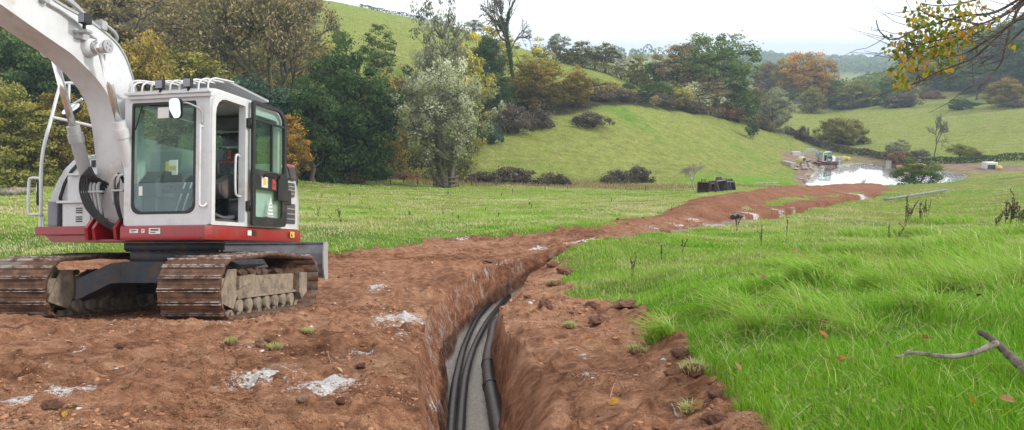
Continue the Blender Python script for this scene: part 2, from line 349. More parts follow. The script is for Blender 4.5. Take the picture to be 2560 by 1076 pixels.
    fd = np.maximum(np.abs(lx - .05) - 1.6, np.abs(ly) - 1.6); fw = smooth01(1 - fd / .9) * (y < 20); z = z * (1 - fw) + (pz - .055 + (z - hz(x, y)) * .25) * fw
    # pond basin and shore
    ps = pol_sd(x, y, POND)
    zin = ZW - .15 - .8 * smooth01(ps / 3.); zo = np.maximum(z, ZW + .12 + .1 * fbm(x, y, 1.5, 2, 71))
    nearp = (ps > -9) & (y > 85); z = np.where(ps > 0, zin, np.where(nearp, zo * smooth01(-ps / 1.) + (ZW - .1) * (1 - smooth01(-ps / 1.)), z))
    mid = (y > 62) & (y < 135)
    rd = smooth01((pol_sd(x, y, ROAD) + .5 * fbm(x, y, 3., 2, 80)) / 1. + .5) * (y > 90); sh = smooth01((pol_sd(x, y, SHORE) + .7 * fbm(x, y, 2., 3, 81)) / 1. + .5) * (y > 70)
    pondbed = smooth01((ps + 1.2) / .8) * (y > 80)
    road = np.maximum(np.maximum(rd, sh), pondbed)
    lawn = smooth01((pol_sd(x, y, LAWN)) / 1.2 + .5) * (y > 60) * (1 - road)
    grey = smooth01((pol_sd(x, y, GREY) + .25 * fbm(x, y, 1., 3, 82)) / .3 + .5) * (y < 60)
    # lime
    lime = np.zeros_like(x); 
    for (a, b, ra, rb, s_) in LIME:
        c = hit(a, b); e = hit(a + ra, b); f1 = hit(a, b - rb); f2 = hit(a, b + rb)
        q = ((x - c[0]) / abs(e[0] - c[0])) ** 2 + ((y - c[1]) / (abs(f1[1] - f2[1]) * .5 + 1e-6)) ** 2
        lime = np.maximum(lime, s_ * np.exp(-q * 1.1) * (q < 6))
    lime = lime * (y < 75)
    limew = wall * (dl < .3) * smooth01((y - 3) / 3)
    # wood floor and rough ground: along the bank and the hedges
    def zone(pts, k=.02):
        return smooth01((pol_sd(x, y, [tuple(on(*q)[:2]) for q in pts]) + k * y * fbm(x, y, 4., 3, 90)) / (k * y + .3) + .5)
    wood = zone([(-900, 40), (-300, 42), (0, 43), (300, 46), (500, 48), (700, 56), (800, 64), (950, 70), (1100, 72), (1180, 76), (1200, 92), (1250, 98), (1200, 112), (1050, 108), (920, 98), (840, 96), (790, 120), (770, 170), (0, 200), (-900, 200)])
    wood = np.maximum(wood, zone([(1240, 96), (1380, 102), (1480, 108), (1600, 116), (1750, 130), (1850, 142), (1950, 152), (1990, 160), (1960, 175), (1800, 160), (1600, 134), (1480, 128), (1240, 112)], .012))
    wood = np.maximum(wood, zone([(2260, 262), (2400, 228), (2470, 205), (2560, 188), (2900, 170), (2900, 500), (2500, 500), (2200, 420), (2180, 300)]))
    wood = np.maximum(wood, zone([(1920, 245), (2100, 245), (2200, 240), (2200, 320), (1900, 320)]))
    wood = np.where(y > 30, wood, 0.)
    rough = zone([(1000, 66), (1300, 68), (1600, 68), (1720, 69), (1900, 79), (2010, 88), (1990, 96), (1900, 84), (1720, 75), (1500, 80), (1230, 78), (1000, 74)], .012) * (y > 50)
    dry = np.clip(.5 + .9 * fbm(x, y, 9., 4, 95) + .15 * smooth01((y - 70) / 30), 0, 1)
    dark = np.clip(.5 + 1.4 * fbm(x, y, 2.2, 4, 97), 0, 1)
    V = np.stack([x, y, z], 1)
    idx = np.arange(nr * nc).reshape(nr, nc)
    Fc = np.stack([idx[:-1, :-1], idx[:-1, 1:], idx[1:, 1:], idx[1:, :-1]], -1).reshape(-1, 4)
    o = npmesh('ground', V, Fc, ground_mat(), smooth=True, attrs=dict(soil=soil, road=road, lawn=lawn, grey=grey, lime=lime, wall=wall, sand=sand, limew=limew, wood=wood, rough_=rough, dry=dry, dark=dark, dist=np.clip(y / 200., 0, 1)))
    o['kind'] = 'structure'
    Q = lambda a: a.reshape(nr, nc)
    return o, (ys, X, Q(z), Q(soil), Q(trench), dict(wood=Q(wood), rough=Q(rough), road=Q(road), grey=Q(grey), dry=Q(dry), lawn=Q(lawn)))

def ground_mat():
    m, t, b = newmat('ground_earth_and_grass'); v = t.coord()
    mp = t.n.new('ShaderNodeMapping'); t.put(mp.inputs[0], v); mp.inputs['Scale'].default_value = (1, 1, 0.5); v2 = mp.outputs[0]
    # grass
    gdist = t.attr('dist')
    n1 = t.noise(v, 1.3, 6, .7); n2 = t.noise(v, 9., 6, .75); n3 = t.noise(v, .25, 5, .65); n4 = t.noise(v, .035, 4, .6)
    gn = t.math('ADD', t.math('MULTIPLY', n1, .5), t.math('MULTIPLY', n2, .5))
    lush = t.ramp(gn, [(.3, (.055, .115, .014)), (.5, (.135, .255, .030)), (.7, (.23, .34, .07))])
    dryc = t.ramp(gn, [(.3, (.13, .135, .030)), (.5, (.25, .28, .065)), (.72, (.42, .40, .15))])
    dr = t.math('ADD', t.attr('dry'), t.math('MULTIPLY', t.math('SUBTRACT', n3, .5), 1.6)); dr = t.math('ADD', dr, t.math('MULTIPLY', gdist, .6)); dr = t.ramp(dr, [(.3, 0.), (.75, 1.)])
    g = t.mix(dr, lush, dryc)
    mq = t.n.new('ShaderNodeMapping'); t.put(mq.inputs[0], v); mq.inputs['Scale'].default_value = (.22, 1., 2.5); g = t.mix(t.ramp(t.noise(mq.outputs[0], .9, 6, .75), [(.38, .55), (.55, 0.)]), g, t.mix(1., g, (.50, .50, .42), 'MULTIPLY'))
    g = t.mix(t.attr('lawn'), g, (.16, .30, .025))
    rg = t.ramp(t.noise(v, .9, 6, .75), [(.3, (.09, .095, .035)), (.5, (.20, .185, .08)), (.7, (.32, .29, .14))])
    g = t.mix(t.attr('rough_'), g, rg)
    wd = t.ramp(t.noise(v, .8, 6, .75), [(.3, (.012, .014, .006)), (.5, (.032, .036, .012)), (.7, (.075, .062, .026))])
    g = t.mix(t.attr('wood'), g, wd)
    # soil
    s1 = t.noise(v, .7, 5, .6); s2 = t.noise(v, 6., 8, .72); s3 = t.noise(v, 38., 4, .7)
    sc = t.ramp(t.math('ADD', t.math('MULTIPLY', s1, .4), t.math('MULTIPLY', s2, .6)), [(.33, (.070, .028, .014)), (.43, (.24, .106, .055)), (.53, (.46, .232, .130)), (.67, (.66, .41, .26))])  # wide dark end paints the shade of small gaps into the soil colour
    sc = t.mix(t.ramp(s3, [(.60, 0.), (.74, .4)]), sc, (.56, .42, .32))
    sc = t.mix(t.ramp(s3, [(.26, .6), (.40, 0.)]), sc, (.055, .024, .014))  # low points of the fine noise darkened as painted crevice shade
    fr = t.ramp(t.attr('dist'), [(.06, 0.), (.16, 1.)]); sc = t.mix(t.math('MULTIPLY', fr, .6), sc, (.21, .078, .044))
    greyc = t.ramp(s2, [(.3, (.20, .155, .12)), (.7, (.42, .36, .30))]); sc = t.mix(t.attr('grey'), sc, greyc)
    wallc = t.ramp(t.noise(v, 7., 9, .74), [(.32, (.13, .052, .028)), (.46, (.28, .12, .066)), (.57, (.42, .20, .115)), (.72, (.66, .40, .27))])
    sc = t.mix(t.attr('wall'), sc, wallc)
    mpw = t.n.new('ShaderNodeMapping'); t.put(mpw.inputs[0], v); mpw.inputs['Scale'].default_value = (1, 1, .3); ln = t.noise(mpw.outputs[0], 5., 9, .74, .3); lw = t.ramp(ln, [(.52, 0.), (.60, 1.)]); lwc = t.ramp(s3, [(.4, (.36, .30, .27)), (.6, (.62, .58, .54))])
    sc = t.mix(t.math('MULTIPLY', t.math('MULTIPLY', lw, t.attr('limew')), .85), sc, lwc)
    sdc = t.ramp(t.noise(v, 22., 6, .65), [(.3, (.56, .52, .45)), (.7, (.86, .80, .69))]); sc = t.mix(t.attr('sand'), sc, sdc)
    lm = t.math('MULTIPLY_ADD', t.math('SUBTRACT', t.noise(v, 13., 10, .84), .5), 4.2, t.attr('lime')); lm = t.ramp(lm, [(.40, 0.), (.58, 1.)])
    lm = t.math('MULTIPLY', lm, t.ramp(t.attr('lime'), [(.03, 0.), (.12, 1.)]))
    sc = t.mix(lm, sc, (.82, .80, .78))
    sf = t.math('ADD', t.attr('soil'), t.math('MULTIPLY', t.math('SUBTRACT', s2, .5), .5)); sf = t.ramp(sf, [(.4, 0.), (.6, 1.)])
    sf = t.math('MAXIMUM', sf, t.attr('wall')); sf = t.math('MAXIMUM', sf, t.attr('sand'))
    c = t.mix(sf, g, sc)
    rc = t.ramp(t.noise(v, .8, 6, .7), [(.3, (.16, .105, .07)), (.7, (.36, .26, .19))]); c = t.mix(t.attr('road'), c, rc)
    t.put(b.inputs['Base Color'], c); b.inputs['Roughness'].default_value = .95; b.inputs['Specular IOR Level'].default_value = .15
    hb = t.math('ADD', t.math('MULTIPLY', t.noise(v, 5., 8, .75), 1.), t.math('MULTIPLY', s3, .25))
    nb = t.bump(hb, 1., .14); hg = t.noise(v, 1.1, 7, .8); nb = t.bump(hg, .6, .25, nb); t.put(b.inputs['Normal'], nb)
    return m
GROUND, GD = build_ground()
def gz(x, y):
    """height of the finished ground sheet (nearest vertices, bilinear in rows)"""
    ys, X, Z = GD[:3]
    i = int(np.clip(np.searchsorted(ys, y) - 1, 0, len(ys) - 2)); f = (y - ys[i]) / (ys[i + 1] - ys[i])
    return float(np.interp(x, X[i], Z[i]) * (1 - f) + np.interp(x, X[i + 1], Z[i + 1]) * f)
def gval(x, y, A):
    ys, X = GD[0], GD[1]; x = np.asarray(x); y = np.asarray(y)
    i = np.clip(np.searchsorted(ys, y) - 1, 0, len(ys) - 2); f = (y - ys[i]) / (ys[i + 1] - ys[i])
    # vectorised interp within row i through a global offset trick
    out = np.empty(len(x))
    order = np.argsort(i, kind='stable'); ii = i[order]; b = np.searchsorted(ii, np.arange(len(ys)))
    for r in np.unique(ii):
        s = order[b[r]:(b[r + 1] if r + 1 < len(b) else len(order))]
        out[s] = np.interp(x[s], X[r], A[r]) * (1 - f[s]) + np.interp(x[s], X[r + 1], A[r + 1]) * f[s]
    return out
def water():
    m, t, b = newmat('pond_water'); b.inputs['Base Color'].default_value = (.05, .06, .05, 1); b.inputs['Roughness'].default_value = .12; b.inputs['IOR'].default_value = 1.33
    b.inputs['Specular IOR Level'].default_value = 1.; b.inputs['Metallic'].default_value = .85; b.inputs['Base Color'].default_value = (.93, .95, .97, 1); b.inputs['Coat Tint'].default_value = (1, 1, 1, 1); b.inputs['Coat Weight'].default_value = 1.; b.inputs['Coat Roughness'].default_value = .02; b.inputs['Coat IOR'].default_value = 2.6
    t.put(b.inputs['Normal'], t.bump(t.noise(t.coord(), 1.6, 3, .5), .9, .09))
    P_ = np.array([(x, y, ZW) for x, y in POND]); c = P_.mean(0); Q = c + (P_ - c) * 1.06
    n = len(Q); V = np.vstack([Q, c]); o = npmesh('pond_water', V, [(i, (i + 1) % n, n) for i in range(n)], m); o['kind'] = 'structure'
water()
# ---------------------------------------------------------------- materials of the machines
WHITE = paint('machine_white_paint', (.57, .58, .585), .35, dirt=(.42, .35, .28), dirt_amt=.16, dscale=2.2, var=.05, coat=.3)
WGREY = paint('machine_grey_paint', (.34, .345, .345), .4, dirt=(.34, .29, .23), dirt_amt=.08, var=.06)
RED = paint('machine_red_paint', (.30, .010, .017), .3, dirt=(.16, .06, .04), dirt_amt=.3, dscale=4, var=.1, coat=.4)
SLATE = paint('slate_blue_steel', (.075, .092, .115), .5, dirt=(.22, .15, .10), dirt_amt=.28, dscale=5, var=.15)
BLADE = paint('blade_grey_paint', (.22, .23, .26), .35, dirt=(.12, .09, .08), dirt_amt=.2)
BLK = paint('black_rubber', (.012, .012, .013), .55, dirt=(.08, .06, .045), dirt_amt=.2)
DGREY = paint('dark_grey_plastic', (.05, .052, .056), .5, dirt=(.16, .12, .09), dirt_amt=.25)
MUDFR = paint('dried_mud_steel', (.27, .215, .155), .85, dirt=(.10, .085, .075), dirt_amt=.35, dscale=6, var=.25, bump=.5, bscale=40)
MUD = paint('caked_mud', (.17, .105, .065), .95, dirt=(.08, .04, .024), dirt_amt=.6, dscale=8, var=.35, bump=1., bscale=25)
CHROME = paint('chrome_rod', (.75, .75, .74), .22, metal=.8, var=.04)
STICKW = paint('white_sticker', (.7, .7, .68), .5, dirt=(.3, .3, .3), dirt_amt=.1, var=.05)
STICKY = paint('yellow_sticker', (.58, .44, .08), .5, var=.05)
STICKR = paint('red_sticker', (.42, .045, .035), .5, var=.05)
INK = paint('sticker_ink', (.02, .02, .02), .6)
VINYL = paint('seat_vinyl', (.02, .021, .025), .25, var=.3, bump=.8, bscale=14, coat=.6)
def glass_mat(name, tint, refl=.12, alpha=.95):
    m = bpy.data.materials.new(name); m.use_nodes = True; t = NT(m); t.n.clear()
    tr = t.n.new('ShaderNodeBsdfTransparent'); tr.inputs[0].default_value = (*tint, 1)
    gl = t.n.new('ShaderNodeBsdfGlossy'); gl.inputs['Roughness'].default_value = .02; gl.inputs['Color'].default_value = (.9, 1, .97, 1)
    fz = t.n.new('ShaderNodeLayerWeight'); fz.inputs[0].default_value = .35
    df = t.n.new('ShaderNodeBsdfDiffuse'); df.inputs[0].default_value = (.40, .50, .49, 1)
    k = t.math('MULTIPLY_ADD', fz.outputs['Fresnel'], .22, refl * .04, clamp=True)
    m1 = t.n.new('ShaderNodeMixShader'); t.put(m1.inputs[0], k); t.l.new(tr.outputs[0], m1.inputs[1]); t.l.new(gl.outputs[0], m1.inputs[2])
    dn = t.ramp(t.noise(t.coord(), 3., 5, .6), [(.35, 1 - alpha - .04 if alpha < .9 else .0), (.75, .008 if alpha > .9 else 1 - alpha)])
    m2 = t.n.new('ShaderNodeMixShader'); t.put(m2.inputs[0], dn); t.l.new(m1.outputs[0], m2.inputs[1]); t.l.new(df.outputs[0], m2.inputs[2])
    o = t.n.new('ShaderNodeOutputMaterial'); t.l.new(m2.outputs[0], o.inputs[0]); return m
GLASS = glass_mat('tinted_window_glass', (.88, .96, .93)); GLASSD = glass_mat('dusty_window_glass', (.8, .9, .92), alpha=.8)
GLASSP = glass_mat('dark_roof_glass', (.10, .07, .11), .6, alpha=.95)
m_, t_, b_ = newmat('mirror_glass'); b_.inputs['Metallic'].default_value = 1; b_.inputs['Roughness'].default_value = .03; b_.inputs['Base Color'].default_value = (.9, .9, .9, 1); MIRROR = m_
def track_mat():
    m, t, b = newmat('track_shoe_rusty_steel'); v = t.coord()
    n = t.noise(v, 7., 8, .7); n2 = t.noise(v, 2.2, 6, .65)
    c = t.ramp(n, [(.3, (.036, .017, .010)), (.5, (.095, .046, .026)), (.7, (.19, .10, .058))])
    c = t.mix(t.ramp(n2, [(.56, 0.), (.66, .8)]), c, (.17, .15, .13))
    rg = t.math('MULTIPLY', t.attr('ridge'), t.ramp(t.noise(v, 9., 5, .7), [(.45, 0.), (.56, 1.)]))
    c = t.mix(t.math('MULTIPLY', rg, .75), c, (.42, .38, .36)); t.put(b.inputs['Base Color'], c)
    t.put(b.inputs['Metallic'], t.math('MULTIPLY', rg, .4)); t.put(b.inputs['Roughness'], t.math('MULTIPLY_ADD', rg, -.45, .8))
    t.put(b.inputs['Normal'], t.bump(n, .5, .02)); return m
TRACKM = track_mat()

def rrect(x0, z0, x1, z1, r, n=5):
    """rounded rectangle outline, 4*n points; r one radius or (bl, br, tr, tl)"""
    if not isinstance(r, (tuple, list)): r = (r,) * 4
    out = []
    for (cx, cz, a0, rr) in ((x0 + r[0], z0 + r[0], 180, r[0]), (x1 - r[1], z0 + r[1], 270, r[1]), (x1 - r[2], z1 - r[2], 0, r[2]), (x0 + r[3], z1 - r[3], 90, r[3])):
        for k in range(n):
            a = math.radians(a0 + 90 * k / (n - 1)); out.append((cx + rr * math.cos(a), cz + rr * math.sin(a)))
    return out
def ring(mb, outer, inner, d0, d1, axis='y'):
    def mk(p, d): return {'x': (d, p[0], p[1]), 'y': (p[0], d, p[1]), 'z': (p[0], p[1], d)}[axis]
    n = len(outer); V = {}
    for nm, pl, d in (('a', outer, d0), ('b', inner, d0), ('c', outer, d1), ('d', inner, d1)): V[nm] = [mb.b.verts.new(mk(q, d)) for q in pl]
    fs = []
    for i in range(n):
        j = (i + 1) % n
        for (p, q) in (('a', 'b'), ('b', 'd'), ('d', 'c'), ('c', 'a')):
            try: fs.append(mb.b.faces.new((V[p][i], V[p][j], V[q][j], V[q][i])))
            except ValueError: pass
    bmesh.ops.recalc_face_normals(mb.b, faces=fs); return mb
def bez(pts, n=8):
    """Catmull-Rom through points"""
    P_ = [Vector(q) for q in pts]; P_ = [2 * P_[0] - P_[1]] + P_ + [2 * P_[-1] - P_[-2]]; out = []
    for i in range(1, len(P_) - 2):
        for k in range(n):
            t = k / n; a, b, c, d = P_[i - 1], P_[i], P_[i + 1], P_[i + 2]
            out.append(.5 * ((2 * b) + (c - a) * t + (2 * a - 5 * b + 4 * c - d) * t * t + (3 * b - a - 3 * c + d) * t ** 3))
    out.append(P_[-2]); return out

def track_path(y0, y1, r, hump=.04, n=900):
    """closed track loop in (y, z), evenly spaced points and their normals"""
    pts = []
    for k in range(200): f = k / 200; pts.append((y0 + r + (y1 - y0 - 2 * r) * f, 0.))
    for k in range(120): a = -math.pi / 2 + math.pi * k / 120; pts.append((y1 - r + r * math.cos(a), r + r * math.sin(a)))
    for k in range(200): f = k / 200; pts.append((y1 - r - (y1 - y0 - 2 * r) * f, 2 * r + hump * math.sin(math.pi * f) - .012 * math.sin(3 * math.pi * f)))
    for k in range(120): a = math.pi / 2 + math.pi * k / 120; pts.append((y0 + r + r * math.cos(a), r + r * math.sin(a)))
    Q = np.array(pts); d = np.r_[0, np.cumsum(np.hypot(*(np.roll(Q, -1, 0) - Q).T))]; Q = np.vstack([Q, Q[:1]]); return Q, d
def make_track(x0, x1, y0, y1, r, parent, shoes=48):
    Q, d = track_path(y0, y1, r); Q = Q - np.array([0, .05]); L = d[-1]; V = []; Fc = []; A = []
    prof = [(-.5, 0, 0), (-.46, .030, 1), (-.42, .030, 1), (-.38, .004, 0), (-.06, .004, 0), (-.03, .007, 0), (.01, .007, 0), (.04, .004, 0), (.36, .004, 0), (.40, .024, 1), (.44, .024, 1), (.47, -.004, 0), (.47, -.03, 0), (-.5, -.03, 0)]
    for s in range(shoes):
        c = (s + .5) / shoes * L; pitch = L / shoes; p0 = len(V)
        yc = np.interp(c, d, Q[:, 0]); zc = np.interp(c, d, Q[:, 1]); e = pitch * .45
        ya, yb = [np.interp((c + q) % L, d, Q[:, 0]) for q in (-e, e)]; za, zb = [np.interp((c + q) % L, d, Q[:, 1]) for q in (-e, e)]
        t = np.array([yb - ya, zb - za]); t /= np.linalg.norm(t); nn = np.array([t[1], -t[0]])
        jx = rnd.uniform(-.006, .006); jn = rnd.uniform(-.004, .004)
        for X in (x0 + jx, x1 + jx):
            for (u, h, rg) in prof:
                q = np.array([yc, zc]) + t * u * pitch + nn * (h + jn); V.append((X, q[0], q[1])); A.append(rg)
        n = len(prof)
        for k in range(n): Fc.append((p0 + k, p0 + (k + 1) % n, p0 + n + (k + 1) % n, p0 + n + k))
        # ends
        for b0 in (p0, p0 + n):
            Fc.append((b0, b0 + 3, b0 + 12, b0 + 13)); Fc.append((b0, b0 + 1, b0 + 2, b0 + 3)); Fc.append((b0 + 3, b0 + 8, b0 + 11, b0 + 12)); Fc.append((b0 + 8, b0 + 9, b0 + 10, b0 + 11)); Fc.append((b0 + 4, b0 + 5, b0 + 6, b0 + 7))
    o = npmesh('track', V, Fc, TRACKM, parent, attrs=dict(ridge=A))
    return o

def make_excavator(label, loc, yaw, pitch, roll, slew, full=True, boom=None, group=None):
    root = empty('excavator', loc, 0, label, 'excavator', group)
    root.rotation_mode = 'QUATERNION'
    M = Matrix.Rotation(math.radians(-yaw), 4, 'Z') @ Matrix.Rotation(math.radians(-pitch), 4, 'X') @ Matrix.Rotation(math.radians(-roll), 4, 'Y')
    root.rotation_quaternion = M.to_quaternion()
    SL = Matrix.Rotation(math.radians(slew), 4, 'Z')
    def up(o): o.matrix_local = SL; return o
    # ---- undercarriage
    for (a, b, side) in ((.80, 1.62, 1), (-1.52, -.70, -1)):
        tr = make_track(a, b, -1.74, 1.60, .40, root)
        cx = (a + b) / 2; inn = cx - side * .2; out = cx + side * .2
        f = MB(); yo = -1.38
        f.prism([(-1.05, .24), (-.98, .50), (1.05, .49), (1.25, .42), (1.25, .22), (-.98, .22)], cx - .22, cx + .22, 'x', .02); f.box((cx - .26, -.95, .20), (cx + .26, 1.2, .235), .008)
        f.build('side_frame', MUDFR, root)
        g = MB(); g.prism([(-1.02, .50), (-.55, .52), (-.5, .44), (-1.02, .34)], cx + side * .24, cx + side * .31, 'x', .01); g.build('step_bracket', MUDFR, root); g = MB(); g.prism([(1.02, .50), (1.34, .50), (1.34, .2), (1.12, .08), (1.02, .2)], cx + side * .24, cx + side * .32, 'x', .01)
        g.build('step_bracket', MUDFR, root)
        g = MB(); g.cyl((cx - .13, -1.36, .375), (cx + .13, -1.36, .375), .33, 28); g.cyl((cx - .25, -1.36, .375), (cx + .25, -1.36, .375), .12, 16)
        g.prism([(-1.62, .30), (-1.5, .10), (-1.1, .06), (-1.0, .25), (-1.02, .60), (-1.4, .68), (-1.56, .60)], cx - .265, cx - .245, 'x'); g.prism([(-1.5, .2), (-1.1, .08), (-1.0, .25), (-1.02, .60), (-1.25, .60)], cx + .245, cx + .265, 'x')
        g.build('front_idler', MUDFR, root)
        g = MB(); g.cyl((cx - .12, 1.2, .375), (cx + .12, 1.2, .375), .30, 22); g.cyl((cx - .27, 1.2, .375), (cx + .27, 1.2, .375), .2, 18); g.build('sprocket', MUD, root)
        if full:
            for k in range(7):
                yy = -.88 + k * .29
                g = MB(); g.tube([(cx - .24, yy, .11), (cx - .14, yy, .11), (cx - .13, yy, .11), (cx + .13, yy, .11), (cx + .14, yy, .11), (cx + .26, yy, .11)], [.085, .085, .05, .05, .085, .085], 14); g.build('track_roller', MUDFR, root)
            for sx in (-1, 1):
                g = MB()
                g.box((cx + sx * .16 - .02, -1.15, .03), (cx + sx * .16 + .02, 1.3, .06))
                for k in range(15): yy = -1.1 + k * .165; g.box((cx + sx * .16 - .025, yy - .062, -.02), (cx + sx * .16 + .025, yy + .062, .035), .018)
                g.build('track_chain', MUDFR, root)
            g = MB()
            for k in range(26):
                yy = rnd.uniform(-1.0, 1.1); r_ = rnd.uniform(.04, .085)
                v = bmesh.ops.create_icosphere(g.b, subdivisions=2, radius=r_)['verts']
                for q in v: q.co = Vector((cx + rnd.uniform(-.02, .02) + q.co.x * 1.8 + (0 if k % 2 else side * .03), yy + q.co.y * 1.5, .53 + q.co.z * .8 + .02 * math.sin(q.co.x * 60) + .02 * math.sin(q.co.y * 75)))
            g.build('mud_heap', MUD, root, 40)
    f = MB()
    for sx in (-1, 1):
        for sy in (-1, 1):
            x1_ = .95 if sx > 0 else -.85
            zz = [.70, .68, .46]; bb = [.42, .40, .18]
            P3 = [(.04 + sx * .3, 0), (.04 + sx * .55, 0), (x1_, 0)]
            ys_ = [sy * .28, sy * .5, sy * .75]
            w = .2
            for i in range(2):
                pts = []
                for (ii, s2) in ((i, -1), (i + 1, -1), (i + 1, 1), (i, 1)):
                    pts.append((P3[ii][0], ys_[ii] + s2 * w, zz[ii], bb[ii]))
                a = [f.b.verts.new((p_[0], p_[1], p_[2])) for p_ in pts]; b = [f.b.verts.new((p_[0], p_[1], p_[3])) for p_ in pts]
                fs = [f.b.faces.new(a), f.b.faces.new(b[::-1])] + [f.b.faces.new((a[k], a[(k + 1) % 4], b[(k + 1) % 4], b[k])) for k in range(4)]
                bmesh.ops.recalc_face_normals(f.b, faces=fs)
    f.box((-.42, -.62, .40), (.52, .62, .70), .02)
    f.build('center_frame', SLATE, root)
    g = MB(); g.cyl((.04, 0, .70), (.04, 0, .86), .60, 40); g.cyl((.04, 0, .86), (.04, 0, .96), .68, 40)
    for k in range(20): a = k * math.pi / 10; g.cyl((.04 + .645 * math.cos(a), .645 * math.sin(a), .835), (.04 + .645 * math.cos(a), .645 * math.sin(a), .86), .018, 6)
    g.build('turntable', SLATE, root)
    # dozer blade at the rear of the tracks
    g = MB(); prof = [(2.06, .96), (2.0, .80), (1.98, .62), (2.02, .47), (2.10, .38), (2.14, .38), (2.06, .50), (2.03, .63), (2.05, .79), (2.12, .98)]
    g.prism(prof, -1.5, 1.56, 'x'); g.box((-1.5, 2.04, .965), (1.56, 2.12, .99)); g.build('dozer_blade', BLADE, root)
    g = MB(); g.prism([(2.14, .99), (1.98, .99), (1.93, .8), (1.94, .55), (2.0, .36), (2.16, .36)], 1.56, 1.585, 'x'); g.build('blade_end_plate', WGREY, root); g = MB(); g.prism([(2.14, .99), (1.98, .99), (1.93, .8), (1.94, .55), (2.0, .36), (2.16, .36)], -1.525, -1.5, 'x'); g.build('blade_end_plate', WGREY, root)
    for x in (-.55, .63): g = MB(); g.prism([(.5, .30), (.5, .48), (2.0, .62), (2.0, .45)], x - .06, x + .06, 'x'); g.build('blade_arm', SLATE, root)
    # ---- house: red skirt and platforms
    def plan(pts, z0, z1, bev=0):
        q = MB(); q.prism(pts, z0, z1, 'z', bev); return q
    rear = [(1.47, .95), (1.40, 1.25), (1.15, 1.45), (.6, 1.6), (0, 1.64), (-.6, 1.6), (-1.15, 1.45), (-1.38, 1.2), (-1.42, .9)]
    sk = plan([(.18, -1.35), (.22, -1.42), (1.43, -1.42), (1.49, -1.35)] + rear + [(-1.42, -.6), (.16, -.6)], .98, 1.165, .03)
    up(sk.build('red_skirt', RED, root, 35))
    pf = MB(); pf.box((-1.45, -1.0, 1.07), (-.62, -.585, 1.19), .012); pf.prism([(-1.2, .975), (-1.3, 1.065), (-.55, 1.065), (-.55, .975)], -.97, -.6, 'y')
    pf.box((-.62, -1.02, .975), (-.42, -.6, 1.165), .01); up(pf.build('side_platform', RED, root))
    mt = MB()
    for x in (-.41, -.30, .02, .13): mt.prism([(-1.25, .99), (-1.28, 1.15), (-1.16, 1.28), (-.95, 1.30), (-.6, 1.5), (-.4, 1.5), (-.4, .99)], x - .022, x + .022, 'x')
    mt.box((-.62, -1.2, .975), (.17, -.4, 1.0)); up(mt.build('boom_mount', RED, root))
    # hood and counterweight
    def hood(name, mat, pl, z0, z1, inset, bev=.06):
        q = MB(); n = len(pl); c = Vector((sum(p_[0] for p_ in pl) / n, sum(p_[1] for p_ in pl) / n)); L_ = []
        lv = [(z0, 0), (z0 + (z1 - z0) * .45, 0.0), (z0 + (z1 - z0) * .7, inset * .35), (z0 + (z1 - z0) * .9, inset * .8), (z1, inset * 1.25)]
        for (z, i_) in lv: L_.append([q.b.verts.new((c.x + (p_[0] - c.x) * (1 - i_), c.y + (p_[1] - c.y) * (1 - i_), z)) for p_ in pl])
        fs = [q.b.faces.new(L_[0][::-1]), q.b.faces.new(L_[-1])]
        for a, b in zip(L_, L_[1:]):
            for k in range(n): fs.append(q.b.faces.new((a[k], a[(k + 1) % n], b[(k + 1) % n], b[k])))
        bmesh.ops.recalc_face_normals(q.b, faces=fs); return up(q.build(name, mat, root, 50))
    hood('counterweight', WHITE, [(1.45, .52), (1.455, .98), (1.38, 1.22), (1.12, 1.42), (.6, 1.56), (0, 1.6), (-.6, 1.56), (-1.12, 1.42), (-1.34, 1.18), (-1.38, .5)], 1.17, 2.16, .09)
    q = MB(); q.box((1.02, .9, 2.10), (1.33, 1.2, 2.20), .04); up(q.build('tail_trim', RED, root))
    if full:
        # side hood on the machine's right: a curved shell with its stepped boxes in front
        sh = [(-1.50, 1.19), (-1.53, 1.45), (-1.50, 1.62), (-1.41, 1.82), (-1.28, 2.02), (-1.13, 2.15), (-1.0, 2.20), (-.55, 2.24), (-.5, 1.19)]
        q = MB(); q.prism(sh, -.68, .52, 'y', .03); up(q.build('side_hood', WHITE, root, 45))
        sh2 = [(-1.34, 1.2), (-1.34, 1.62), (-1.27, 1.82), (-1.16, 2.0), (-1.03, 2.12), (-.92, 2.15), (-.92, 2.12), (-1.0, 2.09), (-1.13, 1.98), (-1.24, 1.8), (-1.3, 1.62), (-1.3, 1.2)]
        q = MB(); q.prism(sh2, -.705, -.679, 'y'); up(q.build('hood_seal', BLK, root))
        q = MB(); q.box((-1.525, -.70, 1.2), (-1.36, -.66, 1.56), .02); up(q.build('corner_guard', BLADE, root))
        q = MB(); q.box((-1.05, -.95, 1.19), (-.62, -.68, 1.51), .01); q.box((-1.12, -1.0, 1.51), (-.60, -.68, 1.545), .006); up(q.build('lower_step_box', WHITE, root))
        q = MB(); q.prism([(-.62, 1.19), (-.62, 1.51), (-.36, 1.51), (-.48, 1.40), (-.44, 1.19)], -.93, -.7, 'y'); q.build('step_gusset', WGREY, root).matrix_local = SL
        q = MB(); q.box((-1.1, -.82, 1.547), (-.5, -.68, 1.90), .01); q.box((-1.05, -.9, 1.90), (-.56, -.68, 1.93), .006); up(q.build('middle_step_box', WHITE, root))
        q = MB(); q.box((-.98, -.76, 1.932), (-.6, -.66, 2.14), .01); q.box((-.88, -.78, 2.14), (-.78, -.66, 2.19), .006); up(q.build('upper_step_box', WHITE, root))
        q = MB(); q.box((-.76, -.775, 2.02), (-.70, -.762, 2.12)); q.box((-.715, -.965, 1.235), (-.71, -.96, 1.24))
        for zz in (1.25, 1.28, 1.31, 1.37, 1.40, 1.43): q.box((-.84, -.957, zz), (-.74, -.951, zz + .016))
